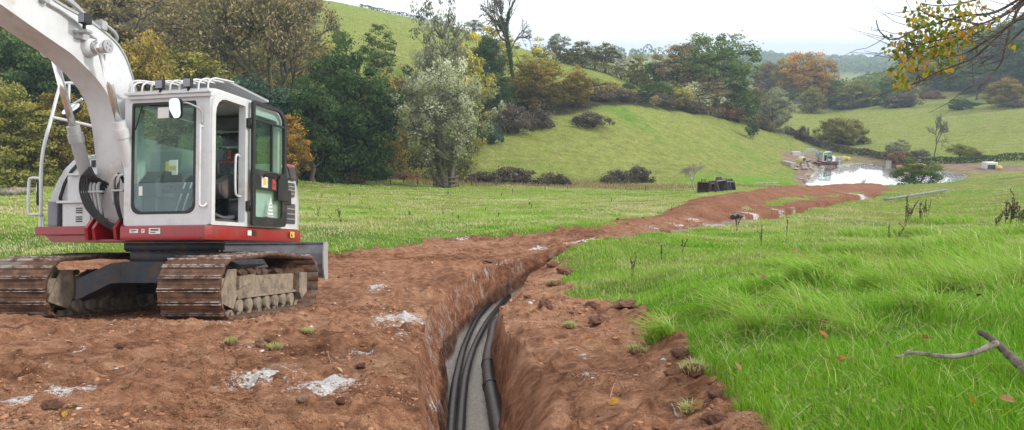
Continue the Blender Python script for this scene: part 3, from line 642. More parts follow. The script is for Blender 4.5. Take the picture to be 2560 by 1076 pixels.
        up(q.build('vent_slots', BLK, root))
        q = MB(); q.box((-.62, -.30, 1.2), (.0, .5, 2.38), .02); q.box((-.52, -.42, 2.38), (-.2, -.1, 2.46), .01); up(q.build('engine_cover', WGREY, root))
        # handrails
        q = MB(); q.tube(bez([(-1.38, -.97, 1.2), (-1.38, -.98, 1.34), (-1.36, -1.0, 1.42), (-1.36, -1.0, 2.14), (-1.36, -.84, 2.74), (-1.35, -.72, 3.18), (-1.32, -.68, 3.25), (-1.2, -.62, 3.26), (-1.12, -.6, 3.24)], 5), .023, 10)
        q.tube([(-1.36, -.84, 2.74), (-1.0, -.7, 2.66), (-.62, -.5, 2.56)], .021, 8); q.tube(bez([(-.72, -.45, 2.2), (-.72, -.45, 2.5), (-.66, -.45, 2.58), (-.5, -.45, 2.56), (-.44, -.45, 2.46), (-.44, -.45, 2.3)], 4), .017, 8)
        q.tube([(-.80, -.5, 2.2), (-.80, -.5, 2.98)], .018, 8)
        q.tube(bez([(-1.38, -.98, 1.86), (-1.54, -.98, 1.87), (-1.58, -.98, 1.80), (-1.58, -.98, 1.42), (-1.54, -.98, 1.36), (-1.38, -.98, 1.37)], 4), .02, 8)
        q.prism([(-1.42, 1.19), (-1.42, 1.24), (-1.365, 1.37), (-1.345, 1.37), (-1.34, 1.19)], -.975, -.955, 'y')
        q.tube(bez([(-1.24, -.66, 3.24), (-1.24, -.66, 3.0), (-1.2, -.66, 2.94), (-1.02, -.66, 3.02)], 4), .018, 8)
        up(q.build('handrail', WHITE, root, 60))
        q = MB(); mm = Matrix.Translation((-1.14, -.72, 2.86)) @ Matrix.Rotation(math.radians(-18), 4, 'Y') @ Matrix.Rotation(math.radians(-32), 4, 'X')
        q.prism([(a * .17, b * .095) for a, b in [(math.cos(k * math.pi / 8), math.sin(k * math.pi / 8)) for k in range(16)]], -.012, .03, 'y', 0, mm); mi = up(q.build('wing_mirror', BLK, root))
        q = MB(); q.prism([(a * .155, b * .082) for a, b in [(math.cos(k * math.pi / 8), math.sin(k * math.pi / 8)) for k in range(16)]], -.018, -.013, 'y', 0, mm); q.build('mirror_glass', MIRROR, mi)
        q = MB(); mm = Matrix.Translation((-1.45, -.94, 1.66)) @ Matrix.Rotation(math.radians(-58), 4, 'Z')
        q.prism(rrect(-.10, -.17, .10, .17, .05, 4), -.012, .03, 'y', 0, mm); mi = up(q.build('wing_mirror', BLK, root))
        q = MB(); q.prism(rrect(-.085, -.155, .085, .155, .045, 4), -.018, -.013, 'y', 0, mm); q.build('mirror_glass', MIRROR, mi)
    # ---- cab
    X0, X1, Y0, Y1, Z0, Z1 = .22, 1.45, -1.36, .46, 1.17, 2.85
    fr = MB()
    win_o = rrect(X0, Z0, X1, Z1, .04); win_i = rrect(X0 + .12, Z0 + .16, X1 - .21, Z1 - .10, (.12, .12, .03, .03))
    ring(fr, win_o, win_i, Y0, Y0 + .09)
    ring(fr, rrect(Y0 + .005, Z0, -.44, Z1 + .06, (.02, .02, .02, .24)), rrect(Y0 + .085, Z0 + .05, -.56, Z1 - .03, (.02, .02, .02, .22)), X1 - .07, X1 + .03, 'x')
    ring(fr, rrect(-.44, Z0, Y1, Z1 + .06, (.02, .02, .12, .02)), rrect(-.34, Z0 + .75, Y1 - .12, Z1 - .10, (.02, .02, .08, .02)), X1 - .07, X1 + .03, 'x')
    ring(fr, rrect(Y0 + .005, Z0, Y1, Z1, .04), rrect(Y0 + .10, Z0 + .42, Y1 - .16, Z1 - .10, .08), X0, X0 + .06, 'x')
    ring(fr, rrect(X0, Z0, X1, Z1, .04), rrect(X0 + .12, Z0 + .75, X1 - .12, Z1 - .12, .08), Y1 - .06, Y1)
    fr.box((X0 + .06, Y0 + .09, Z0 - .002), (X1 - .07, Y1 - .06, Z0 + .05))
    up(fr.build('cab', WHITE, root, 30))
    rf = MB(); ro = rrect(X0 + .02, Y0 + .06, X1 + .0, Y1 - .02, .12); ri = rrect(X0 + .2, Y0 + .14, X1 - .18, Y0 + .75, .08)
    ring(rf, ro, ri, Z1 - .01, Z1 + .085, 'z'); up(rf.build('cab_roof', WHITE, root, 40))
    q = MB(); q.prism(rrect(X0 + .195, Y0 + .135, X1 - .175, Y0 + .755, .08), Z1 + .06, Z1 + .075, 'z'); up(q.build('roof_window', GLASSP, root))
    q = MB(); q.box((X0 + .08, Y0 - .06, Z1 - .045), (X1 + .05, Y0 + .0, Z1 + .0), .008)
    up(q.build('roof_visor', WHITE, root))
    # glass
    q = MB(); q.prism(rrect(X0 + .11, Z0 + .56, X1 - .20, Z1 - .09, (.01, .01, .03, .03)), Y0 + .03, Y0 + .036, 'y'); fw = up(q.build('front_window', GLASS, root))
    ring(q := MB(), rrect(X0 + .105, Z0 + .145, X1 - .195, Z1 - .085, (.12, .12, .03, .03)), rrect(X0 + .14, Z0 + .18, X1 - .23, Z1 - .12, (.12, .12, .03, .03)), Y0 - .004, Y0 + .012); q.build('window_seal', BLK, fw)
    q = MB(); q.prism(rrect(X0 + .11, Z0 + .15, X1 - .20, Z0 + .555, (.12, .12, .01, .01)), Y0 + .03, Y0 + .036, 'y'); up(q.build('lower_front_window', GLASSD, root))
    q = MB(); q.prism(rrect(Y0 + .09, Z0 + .41, Y1 - .15, Z1 - .09, .08), X0 + .03, X0 + .036, 'x'); q2 = up(q.build('side_window', GLASS, root))
    q = MB(); q.prism(rrect(X0 + .11, Z0 + .74, X1 - .11, Z1 - .11, .08), Y1 - .03, Y1 - .024, 'y'); up(q.build('rear_window', GLASS, root))
    q = MB(); q.prism(rrect(-.35, Z0 + .74, Y1 - .11, Z1 - .09, .06), X1 - .03, X1 - .024, 'x'); up(q.build('side_window', GLASS, root))
    # door, opened flat against the cab side
    dx = X1 + .075; q = MB()
    do = rrect(-.50, Z0 + .02, .46, Z1 + .07, (.03, .06, .24, .05), 6)
    ring(q, do, rrect(-.445, Z0 + .80, .39, Z1 + .03, (.02, .02, .2, .03), 6), dx, dx + .04, 'x')
    q.b.free(); q = MB()
    ring(q, rrect(-.50, Z0 + .76, .46, Z1 + .07, (.01, .01, .24, .05), 6), rrect(-.44, Z0 + .80, .39, Z1 + .02, (.02, .02, .19, .03), 6), dx, dx + .04, 'x')
    ring(q, rrect(-.50, Z0 + .02, .46, Z0 + .76, (.04, .08, .01, .01), 6), rrect(-.42, Z0 + .14, .34, Z0 + .53, (.02, .06, .12, .02), 6), dx, dx + .04, 'x')
    q.box((dx + .002, -.44, Z1 - .20), (dx + .038, .40, Z1 - .17)); q.box((dx + .004, .02, Z0 + .80), (dx + .036, .05, Z1 - .2))
    q.box((dx + .041, .18, Z0 + .4), (dx + .06, .47, Z0 + .75), .02); q.box((dx, .40, Z0 + .35), (dx + .05, .60, Z0 + .58), .02)
    door = up(q.build('cab_door', BLK, root))
    q = MB(); q.box((dx + .018, -.45, Z0 + .78), (dx + .024, .40, Z1 - .02)); q.build('door_window', GLASS, door)
    q = MB(); q.box((dx + .018, -.43, Z0 + .12), (dx + .024, .35, Z0 + .56)); q.build('door_window', GLASS, door)
    if full:
        q = MB(); q.tube(bez([(dx + .05, -.24, Z0 + .70), (dx + .11, -.22, Z0 + .76), (dx + .12, 0, Z0 + .76), (dx + .11, .12, Z0 + .74), (dx + .05, .14, Z0 + .68)], 4), .014, 8); q.build('door_handle', BLK, door)
        q = MB(); q.box((dx + .041, -.27, Z0 + .56), (dx + .043, -.10, Z0 + .71)); q.build('safety_sticker', STICKW, door)
        q = MB()
        for k in range(4):
            for s_ in (0, 1): q.box((dx + .0435, -.255 + s_ * .12, Z0 + .575 + k * .033), (dx + .0445, -.235 + s_ * .12, Z0 + .59 + k * .033))
        q.box((dx + .0435, -.225, Z0 + .59), (dx + .0442, -.15, Z0 + .69)); q.build('sticker_print', STICKY, door)
        q = MB(); q.box((dx + .041, .03, Z0 + .55), (dx + .043, .13, Z0 + .70)); q.build('warning_sticker', STICKR, door)
        q = MB(); q.box((dx + .0435, .045, Z0 + .62), (dx + .0442, .115, Z0 + .635)); q.box((dx + .0435, .045, Z0 + .59), (dx + .0442, .10, Z0 + .602)); q.build('sticker_print', INK, door)
        q = MB()
        tri = [(-.10, Z0 + .16), (.12, Z0 + .16), (.01, Z0 + .42)]
        for a, b in zip(tri, tri[1:] + tri[:1]): q.tube([(dx + .028, a[0], a[1]), (dx + .028, b[0], b[1])], .006, 4)
        for k in range(4): w = .075 - k * .017; q.box((dx + .025, .01 - w, Z0 + .185 + k * .05), (dx + .029, .01 + w, Z0 + .21 + k * .05))
        q.build('triangle_sticker', STICKW, door)
        for zz in (Z1 - .32, Z0 + .22):
            q = MB(); q.box((X1 + .031, -.55, zz), (X1 + .07, -.47, zz + .13), .01); q.cyl((X1 + .07, -.50, zz - .01), (X1 + .07, -.50, zz + .14), .018, 8); q.build('door_hinge', BLK, door)
        q = MB(); q.tube(bez([(X1 - .02, -.62, Z0 + .95), (X1 - .02, -.68, Z0 + .97), (X1 - .02, -.72, Z0 + .9), (X1 - .02, -.72, Z0 + .5), (X1 - .02, -.68, Z0 + .42), (X1 - .02, -.58, Z0 + .41)], 4), .016, 8); up(q.build('grab_rail', WHITE, root, 60))
        q = MB(); q.tube(bez([(X1 - .10, Y0 - .005, 2.42), (X1 - .10, Y0 - .05, 2.42), (X1 - .10, Y0 - .06, 2.36), (X1 - .10, Y0 - .06, 1.5), (X1 - .09, Y0 - .06, 1.42), (X1 - .06, Y0 - .05, 1.40), (X1 - .03, Y0 - .005, 1.44)], 4), .016, 8); up(q.build('front_grab_rail', WHITE, root, 60))
        # mirror on the cab
        q = MB(); q.prism(rrect(1.02, 2.50, 1.20, 2.755, .06, 5), Y0 - .225, Y0 - .195, 'y'); mi = up(q.build('cab_mirror', BLK, root))
        mm_ = Matrix.Translation((1.11, Y0 - .235, 2.628)) @ Matrix.Rotation(math.radians(-10), 4, 'Z') @ Matrix.Rotation(math.radians(6), 4, 'X')
        q = MB(); q.prism(rrect(-.085, -.122, .085, .122, .05, 5), -.006, .0, 'y', 0, mm_); q.build('mirror_glass', MIRROR, mi)
        q = MB(); q.tube(bez([(1.16, Y0 - .18, 2.70), (1.24, Y0 - .18, 2.70), (1.32, Y0 - .1, 2.66), (1.35, Y0 - .03, 2.6), (1.35, Y0 - .02, 2.45)], 4), .012, 8); q.build('mirror_arm', WGREY, mi)
        # roof guard: header bar, hoops, mesh rack, two work lamps
        q = MB(); q.box((X0 + .06, Y0 - .10, Z1 - .0), (X1 + .05, Y0 - .045, Z1 + .035), .006)
        for k in range(9):
            x = X0 + .16 + k * .135; q.tube(bez([(x, Y0 - .07, Z1 + .03), (x + .005, Y0 - .06, Z1 + .13), (x + .03, Y0 + .02, Z1 + .19), (x + .04, Y0 + .2, Z1 + .21), (x + .04, Y0 + .45, Z1 + .23)], 4), .013, 7)
        q.tube(bez([(X0 + .1, Y0 - .07, Z1 + .03), (X0 + .13, Y0 - .02, Z1 + .2), (X0 + .3, Y0 + .2, Z1 + .22), (X0 + .5, Y0 + .44, Z1 + .22)], 4), .015, 7)
        up(q.build('roof_guard', WHITE, root, 60))
        q = MB(); mm = Matrix.Translation((0, Y0 + .42, Z1 + .235)) @ Matrix.Rotation(math.radians(-4), 4, 'X')
        q.box((X0 + .18, 0, 0), (X0 + .21, 1.1, .03), 0, mm); q.box((X1 - .05, 0, 0), (X1 - .02, 1.1, .03), 0, mm)
        for k in range(20): q.box((X0 + .21, k * .057, .004), (X1 - .05, k * .057 + .03, .024), 0, mm)
        for k in range(4): q.box((X0 + .4 + k * .22, 0, -.002), (X0 + .42 + k * .22, 1.1, .003), 0, mm)
        up(q.build('guard_grille', WGREY, root))
        for x in (.80, 1.20):
            q = MB(); q.box((x - .055, Y0 - .13, Z1 + .06), (x + .055, Y0 - .07, Z1 + .18), .012); q.tube([(x, Y0 - .09, Z1 + .02), (x, Y0 - .09, Z1 + .07)], .02, 8); lp = up(q.build('work_lamp', BLK, root))
            q = MB(); q.box((x - .045, Y0 - .136, Z1 + .07), (x + .045, Y0 - .131, Z1 + .17)); q.build('lamp_lens', BLADE, lp)
        # inside
        sx = .80; q = MB(); mm = Matrix.Translation((sx, -.12, 0)) @ Matrix.Rotation(math.radians(-8), 4, 'X')
        q.box((sx - .25, -.62, 1.66), (sx + .25, -.10, 1.80), .05); q.box((-.24, -.02, 1.80), (.24, .10, 2.38), .06, mm); q.box((-.17, -.04, 2.41), (.17, .08, 2.62), .05, mm); q.box((sx - .2, -.55, 1.25), (sx + .2, -.15, 1.66), .03)
        st = up(q.build('operator_seat', VINYL, root, 50))
        q = MB()
        xx = -.19
        for w in (.035, .035, .03, .03, .04, .035, .03, .025): q.box((xx, -.026, 2.155), (xx + w - .009, -.022, 2.185), 0, mm); xx += w + .012
        q.build('seat_lettering', STICKR, st)
        q = MB(); q.box((-.02, -.035, 2.22), (.02, -.028, 2.34), 0, mm); q.build('seat_tag', STICKR, st)
        for s_ in (-1, 1):
            q = MB(); q.prism([(-.75, 1.62), (-.78, 1.74), (-.35, 1.92), (-.05, 1.92), (-.05, 1.60), (-.6, 1.55)], sx + s_ * .34 - .08, sx + s_ * .34 + .08, 'x', .03); cs = up(q.build('armrest_console', DGREY, root))
            q = MB(); q.tube([(sx + s_ * .36, -.7, 1.84), (sx + s_ * .36, -.71, 1.92), (sx + s_ * .36, -.74, 2.04)], [.05, .025, .028], 10); q.build('joystick', BLK, cs)
        q = MB(); q.box((X0 + .13, -1.18, 1.3), (X0 + .33, -.4, 1.82), .05); up(q.build('side_console', DGREY, root))
        q = MB(); q.prism([(-1.18, 1.55), (-1.22, 1.75), (-1.05, 1.9), (-.8, 1.78), (-.75, 1.55)], X0 + .1, X0 + .36, 'x', .03); up(q.build('console_cover', DGREY, root))
        q = MB(); q.box((.62, -1.12, 1.72), (.64, -.75, 1.90)); q.box((.5, -1.1, 1.6), (1.18, -1.06, 1.66)); up(q.build('dash_bar', BLK, root)); q = MB(); q.box((X0 + .34, -.92, 1.62), (.60, -.88, 1.86), .01); up(q.build('monitor_panel', BLK, root))
        q = MB(); q.box((.60, -.97, 1.86), (.72, -.955, 2.06)); up(q.build('paper_notice', STICKW, root)); 
        q = MB(); q.box((.55, -.975, 1.88), (.60, -.965, 2.04)); q.box((.61, -.975, 1.92), (.71, -.971, 1.98)); up(q.build('yellow_notice', STICKY, root))
        q = MB()
        for x in (.78, .88): q.tube([(x, -1.1, 1.32), (x + .07, -.98, 1.75)], .012, 8); q.box((x - .04, -1.22, 1.26), (x + .06, -1.05, 1.31), .01)
        up(q.build('pedal_lever', WGREY, root))
        q = MB(); q.box((1.08, -1.2, 1.23), (1.35, -.6, 1.26)); q.tube(bez([(1.1, -.95, 1.3), (1.2, -.9, 1.33), (1.3, -.8, 1.28), (1.34, -.62, 1.3)], 4), .03, 8); q.cyl((1.2, -.42, 1.4), (1.38, -.38, 1.42), .14, 14); up(q.build('floor_clutter', DGREY, root))
        q = MB(); q.box((X0 + .12, .1, 2.62), (X1 - .12, .38, 2.80), .02); up(q.build('cab_lining', DGREY, root)); q = MB(); q.box((X0 + .2, Y0 + .2, 2.74), (X1 - .2, Y0 + .34, 2.80), .01); up(q.build('cab_lining', DGREY, root))
        q = MB(); q.tube([(X0 + .24, Y0 + .02, 2.74), (X0 + .14, Y0 + .02, 2.42)], .008, 6); up(q.build('wiper', BLK, root))
        q = MB(); q.box((X0 + .46, Y0 + .025, 2.56), (X0 + .62, Y0 + .029, 2.70)); up(q.build('window_sticker', STICKW, root))
        q = MB(); q.box((X0 + .2, Y0 + .022, 1.56), (X0 + .25, Y0 + .028, 1.68)); up(q.build('window_sticker', STICKW, root))
        # stickers on the skirt and vents on the tail
        def stick(name, m, a, b, pr=None):
            q = MB(); q.box((a[0], -1.4235, a[1]), (b[0], -1.4205, b[1])); o = up(q.build(name, m, root)); 
            q = MB(); w = b[0] - a[0]; h = b[1] - a[1]
            q.box((a[0] + w * .15, -1.4242, a[1] + h * .55), (a[0] + w * .85, -1.4237, a[1] + h * .8)); q.box((a[0] + w * .15, -1.4242, a[1] + h * .2), (a[0] + w * .6, -1.4237, a[1] + h * .35)); q.build('sticker_print', pr or INK, o)
        stick('skirt_sticker', STICKW, (.36, 1.075), (.48, 1.125)); stick('skirt_sticker', STICKW, (.53, 1.075), (.575, 1.125), STICKR); stick('skirt_sticker', STICKW, (.64, 1.06), (.80, 1.135))
        q = MB(); q.box((1.4905, -.5, 1.05), (1.4925, -.40, 1.12)); q.build('side_sticker', STICKW, root).matrix_local = SL
        q = MB(); 
        for k in range(5): q.box((1.4905, -.38, 1.05 + k * .016), (1.4925, -.26, 1.058 + k * .016))
        q.build('skirt_slots', INK, root).matrix_local = SL
        q = MB(); q.box((1.4885, .72, 1.04), (1.4935, .86, 1.13)); ys_ = q.build('warning_sticker', STICKY, root); ys_.matrix_local = SL
        q = MB(); q.prism([(.74, 1.06), (.80, 1.06), (.77, 1.11)], 1.4937, 1.4947, 'x'); q.build('sticker_print', INK, ys_)
        vs = [rrect(.66, 1.25, .94, 1.56, .03), rrect(.70, 1.66, .93, 1.88, .05), rrect(.585, 1.67, .665, 1.88, .04), rrect(.56, 1.3, .62, 1.5, .02)]
        for r_ in vs:
            q = MB(); q.prism(r_, 1.452, 1.462, 'x'); o = up(q.build('tail_vent', DGREY, root))
            q = MB(); c0 = min(a[0] for a in r_); c1 = max(a[0] for a in r_); z0_ = min(a[1] for a in r_); z1_ = max(a[1] for a in r_)
            for k in range(1, 4): q.box((1.462, c0 + .012, z0_ + (z1_ - z0_) * k / 4 - .008), (1.468, c1 - .012, z0_ + (z1_ - z0_) * k / 4 + .004))
            q.build('vent_slat', WGREY, o)
        q = MB(); q.prism([(.58, 1.95), (.58, 2.10), (.68, 2.12), (.78, 1.95)], 1.40, 1.455, 'x', .01); up(q.build('tail_grille', DGREY, root)); q = MB(); q.prism([(.72, 2.12), (.83, 1.94), (1.02, 1.93), (.95, 2.13)], 1.38, 1.45, 'x', .01); up(q.build('tail_grille', DGREY, root))
    # ---- boom
    if full:
        lo = [(-4.9, 3.93), (-4.3, 3.80), (-3.7, 3.66), (-3.19, 3.54), (-2.87, 3.45), (-2.51, 3.35), (-2.14, 3.25), (-1.94, 3.16), (-1.72, 3.05), (-1.52, 2.90), (-1.40, 2.74), (-1.31, 2.50), (-1.25, 2.2), (-1.19, 1.9), (-1.12, 1.6), (-1.02, 1.22)]
        hi = [(-.78, 1.18), (-.72, 1.6), (-.72, 2.0), (-.76, 2.4), (-.86, 2.8), (-.95, 3.03), (-1.03, 3.21), (-1.15, 3.41), (-1.32, 3.57), (-1.6, 3.68), (-1.95, 3.76), (-2.4, 3.82), (-3.0, 3.98), (-3.7, 4.1), (-4.3, 4.2), (-4.9, 4.28)]
        lo = [tuple(v)[1:] for v in bez([(0, *a) for a in lo], 3)]; hi = [tuple(v)[1:] for v in bez([(0, *a) for a in hi], 3)]
        q = MB(); q.prism(lo + hi, -.32, .06, 'x'); bo = up(q.build('boom', WHITE, root, 20))
        q = MB(); q.prism([(a, b + .012) for a, b in hi[9:]] + [(a, b - .02) for a, b in hi[9:]][::-1], .061, .075, 'x'); q.build('boom_edge', WGREY, bo)
        tp = (-1.86, 3.39)
        q = MB(); q.cyl((.06, tp[0], tp[1]), (.16, tp[0], tp[1]), .13, 24, .10); q.cyl((.16, tp[0], tp[1]), (.33, tp[0], tp[1]), .078, 20); q.build('boom_pin', WHITE, bo); q = MB(); q.cyl((-.57, tp[0], tp[1]), (-.32, tp[0], tp[1]), .09, 20); q.build('boom_pin', WHITE, bo)
        q = MB(); q.cyl((.335, tp[0], tp[1]), (.36, tp[0], tp[1]), .085, 20); 
        for k in range(4): a = k * math.pi / 2 + .5; q.cyl((.36, tp[0] + .04 * math.cos(a), tp[1] + .04 * math.sin(a)), (.372, tp[0] + .04 * math.cos(a), tp[1] + .04 * math.sin(a)), .014, 8)
        q.build('pin_cap', WGREY, bo)
        for (x, nm) in ((.24, 'R'), (-.46, 'L')):
            a = Vector((x, tp[0], tp[1])); b = Vector((x, -.98, 1.2)) if x > 0 else Vector((x, -.92, 1.12)); d = (b - a).normalized(); L_ = (b - a).length
            c1 = a + d * (L_ * .40)
            q = MB(); q.tube([c1, c1 + d * .10, c1 + d * .10, c1 + d * .22, c1 + d * .22, c1 + d * .4, b], [.082, .082, .098, .098, .082, .082, .078], 18); q.cyl(b + Vector((-.06, 0, 0)), b + Vector((.06, 0, 0)), .1, 14); cy = up(q.build('boom_cylinder', WHITE if x > 0 else WGREY, root, 40))
            q = MB(); q.tube([a, c1], [.045, .045], 14); q.cyl(a + Vector((-.05, 0, 0)), a + Vector((.05, 0, 0)), .088, 14); q.build('cylinder_rod', CHROME, cy)
        for k, (dy, dz, xx) in enumerate([(0, 0, .0), (.02, .05, -.05), (-.0, -.04, .05), (.03, .09, -.1)]):
            pts = [(xx, -4.8, 4.36), (xx, -3.6, 4.17), (xx, -2.7, 3.98), (xx, -2.1 + dy, 3.90 + dz), (xx, -1.75 + dy, 3.76 + dz), (xx, -1.55, 3.72)]
            q = MB(); q.tube(bez(pts, 4), .02, 8); q.build('hydraulic_pipe', WGREY, bo)
        q = MB(); q.tube(bez([(.09, -2.55, 3.74), (.09, -2.3, 3.70), (.09, -2.0, 3.60), (.09, -1.76, 3.52)], 4), .018, 8); q.cyl((.05, -2.62, 3.77), (.14, -2.62, 3.77), .05, 12); q.build('side_pipe', WGREY, bo)
        q = MB(); q.box((-.14, -1.66, 3.68), (.10, -1.56, 3.80), .02); q.tube(bez([(.08, -1.6, 3.76), (.10, -1.45, 3.70), (.08, -1.36, 3.64), (.02, -1.34, 3.58)], 4), .022, 8); q.build('pipe_clamp', WGREY, bo)
        q = MB(); q.box((.20, -2.20, 3.60), (.30, -2.08, 3.72), .012); q.tube([(.22, -2.12, 3.55), (.22, -2.12, 3.61)], .02, 8); lp = up(q.build('boom_lamp', BLK, root))
        q = MB(); q.box((.215, -2.207, 3.61), (.285, -2.201, 3.71)); q.build('lamp_lens', BLADE, lp)
        q = MB(); q.box((.06, -2.12, 3.51), (.26, -2.02, 3.545), .008); q.box((.06, -2.1, 3.45), (.12, -1.9, 3.53), .008); q.build('lamp_bracket', WGREY, lp)
        # hoses at the boom foot
        for k in range(4):
            o_ = k * .035
            q = MB(); q.tube(bez([(-.28 + o_, -1.12, 1.62 + o_), (-.36 + o_, -1.30, 1.82), (-.44 + o_, -1.32, 1.84 + o_), (-.50 + o_, -1.28, 1.66), (-.40 + o_, -1.28, 1.42), (-.22 + o_, -1.25, 1.24), (-.02, -1.2, 1.12 + o_ * .5), (.12, -1.1, 1.08)], 6), .019, 8); up(q.build('hose', BLK, root))
        for k in range(2):
            q = MB(); q.tube(bez([(.16, -1.28, 1.78 - k * .04), (.12 + k * .03, -1.36, 1.84), (.10 + k * .03, -1.36, 1.5), (.14, -1.28, 1.2)], 6), .019, 8); up(q.build('hose', BLK, root))
        for k in range(3):
            q = MB(); q.tube(bez([(-.34 + k * .06, -1.22, 1.30), (-.36 + k * .06, -1.24, 1.5), (-.38 + k * .06, -1.25, 1.70), (-.36 + k * .06, -1.2, 1.78), (-.3 + k * .05, -1.1, 1.8)], 4), [.024] * 17, 8); up(q.build('steel_pipe', WGREY, root))
        q = MB(); q.box((-.52, -1.29, 1.62), (-.16, -1.21, 1.645)); up(q.build('hose_clamp', WGREY, root)); q = MB(); q.box((.06, -1.40, 1.62), (.2, -1.3, 1.645)); up(q.build('hose_clamp', WGREY, root))
        for k in range(2):
            q = MB(); q.tube(bez([(.06 + k * .06, -1.34, 1.45), (.06 + k * .06, -1.36, 1.65), (.10 + k * .06, -1.38, 1.82), (.18 + k * .05, -1.3, 1.84)], 4), .02, 8); up(q.build('steel_pipe', WGREY, root))
        # stick and bucket, hanging beyond the frame
        q = MB(); q.prism([(-4.7, 4.3), (-5.1, 4.35), (-5.3, 3.9), (-5.05, 1.9), (-4.9, 1.9), (-4.75, 3.7)], -.26, .0, 'x'); up(q.build('stick', WHITE, root))
        q = MB(); q.prism([(-4.85, 1.95), (-5.1, 1.95), (-5.5, 1.75), (-5.75, 1.3), (-5.5, .95), (-5.0, .85), (-4.75, 1.0), (-5.1, 1.1), (-5.35, 1.35), (-5.2, 1.6), (-4.85, 1.75)], -.55, .3, 'x'); up(q.build('bucket', SLATE, root))
    else:
        q = MB(); q.prism(boom[0], -.30, .06, 'x'); up(q.build('boom', WGREY, root))
        q = MB(); q.prism(boom[1], -.26, .02, 'x'); up(q.build('stick', WGREY, root))
        q = MB(); q.prism(boom[2], -.5, .3, 'x'); up(q.build('bucket', SLATE, root))
        q = MB(); q.cyl(boom[3][0], boom[3][1], .07, 10); up(q.build('boom_cylinder', CHROME, root))
        q = MB(); q.box((.5, -.5, 1.3), (.95, 0, 2.3), .05); up(q.build('operator_seat', VINYL, root))
    return root
make_excavator('white and red tracked excavator with an open cab door, close by on the red soil', (-4.97, 11.22, -.28), 7, 13.5, 2, -5)
# ---------------------------------------------------------------- foliage and trees
def leaf_mat(name, lo, mid, hi, trans=.3):
    m = bpy.data.materials.new(name); m.use_nodes = True; t = NT(m); t.n.clear()
    inf = t.n.new('ShaderNodeObjectInfo')
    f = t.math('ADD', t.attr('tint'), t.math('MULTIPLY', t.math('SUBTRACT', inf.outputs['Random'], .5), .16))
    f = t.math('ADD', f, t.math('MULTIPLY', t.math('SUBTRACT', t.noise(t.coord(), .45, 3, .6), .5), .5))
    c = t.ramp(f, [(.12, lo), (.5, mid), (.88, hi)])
    d = t.n.new('ShaderNodeBsdfDiffuse'); t.put(d.inputs[0], c); tr = t.n.new('ShaderNodeBsdfTranslucent'); t.put(tr.inputs[0], c)
    mx = t.n.new('ShaderNodeMixShader'); mx.inputs[0].default_value = trans; t.l.new(d.outputs[0], mx.inputs[1]); t.l.new(tr.outputs[0], mx.inputs[2])
    o = t.n.new('ShaderNodeOutputMaterial'); t.l.new(mx.outputs[0], o.inputs[0]); return m
LM = dict(
 dark=leaf_mat('leaf_dark_green', (0.033, 0.061, 0.024), (0.070, 0.127, 0.045), (0.174, 0.237, 0.073)),
 blue=leaf_mat('leaf_blue_green', (0.037, 0.070, 0.045), (0.087, 0.151, 0.102), (0.205, 0.287, 0.195)),
 mid=leaf_mat('leaf_mid_green', (0.055, 0.098, 0.027), (0.133, 0.205, 0.051), (0.293, 0.351, 0.088)),
 olive=leaf_mat('leaf_olive', (0.085, 0.095, 0.028), (0.250, 0.255, 0.065), (0.440, 0.400, 0.110)),
 ochre=leaf_mat('leaf_ochre', (0.108, 0.090, 0.025), (0.312, 0.244, 0.058), (0.546, 0.410, 0.098)),
 orange=leaf_mat('leaf_orange', (0.146, 0.108, 0.031), (0.468, 0.273, 0.055), (0.819, 0.468, 0.078)),
 yellow=leaf_mat('leaf_yellow', (0.156, 0.156, 0.035), (0.448, 0.410, 0.088), (0.819, 0.722, 0.156)),
 brown=leaf_mat('leaf_brown', (0.100, 0.085, 0.045), (0.300, 0.250, 0.115), (0.480, 0.400, 0.180)),
 willow=leaf_mat('leaf_willow_olive', (.10, .10, .03), (.25, .235, .06), (.40, .36, .10)),
 grey=leaf_mat('leaf_grey_green', (0.108, 0.121, 0.074), (0.273, 0.293, 0.172), (0.488, 0.507, 0.312)),
 silver=leaf_mat('leaf_silver', (.20, .23, .10), (.50, .54, .32), (.90, .91, .82), .45),
 purple=leaf_mat('leaf_purple_brown', (0.055, 0.048, 0.036), (0.145, 0.122, 0.092), (0.270, 0.235, 0.170)),
 rust=leaf_mat('leaf_rust', (0.108, 0.062, 0.039), (0.273, 0.160, 0.088), (0.468, 0.293, 0.146)),
)
BARK = paint('bark_brown', (.085, .068, .050), .9, dirt=(.10, .11, .045), dirt_amt=.4, var=.3, bump=.6, bscale=12)
BARKG = paint('bark_grey', (.13, .115, .095), .9, dirt=(.16, .17, .06), dirt_amt=.35, var=.3)
BARKM = paint('bark_mossy', (.12, .13, .045), .9, dirt=(.07, .055, .04), dirt_amt=.5, var=.3)
def tubes_np(segs, n=5):
    """segs: list of (p0, p1, r0, r1) -> verts, faces"""
    S = np.array([[*a, *b, r0, r1] for a, b, r0, r1 in segs]); a = S[:, :3]; b = S[:, 3:6]
    d = b - a; d /= np.linalg.norm(d, axis=1)[:, None] + 1e-9
    h = np.where(np.abs(d[:, 2:3]) > .8, [[1., 0, 0]], [[0, 0, 1.]]); u = np.cross(d, h); u /= np.linalg.norm(u, axis=1)[:, None] + 1e-9; w = np.cross(d, u)
    V = []
    for P_, r in ((a, S[:, 6]), (b, S[:, 7])):
        for k in range(n): an = 2 * math.pi * k / n; V.append(P_ + (u * math.cos(an) + w * math.sin(an)) * r[:, None])
    V = np.stack(V, 1).reshape(-1, 3); m = len(S); base = np.arange(m)[:, None] * 2 * n; Fc = []
    for k in range(n): Fc.append(np.concatenate([base + k, base + (k + 1) % n, base + n + (k + 1) % n, base + n + k], 1))
    return V, np.concatenate(Fc, 0)
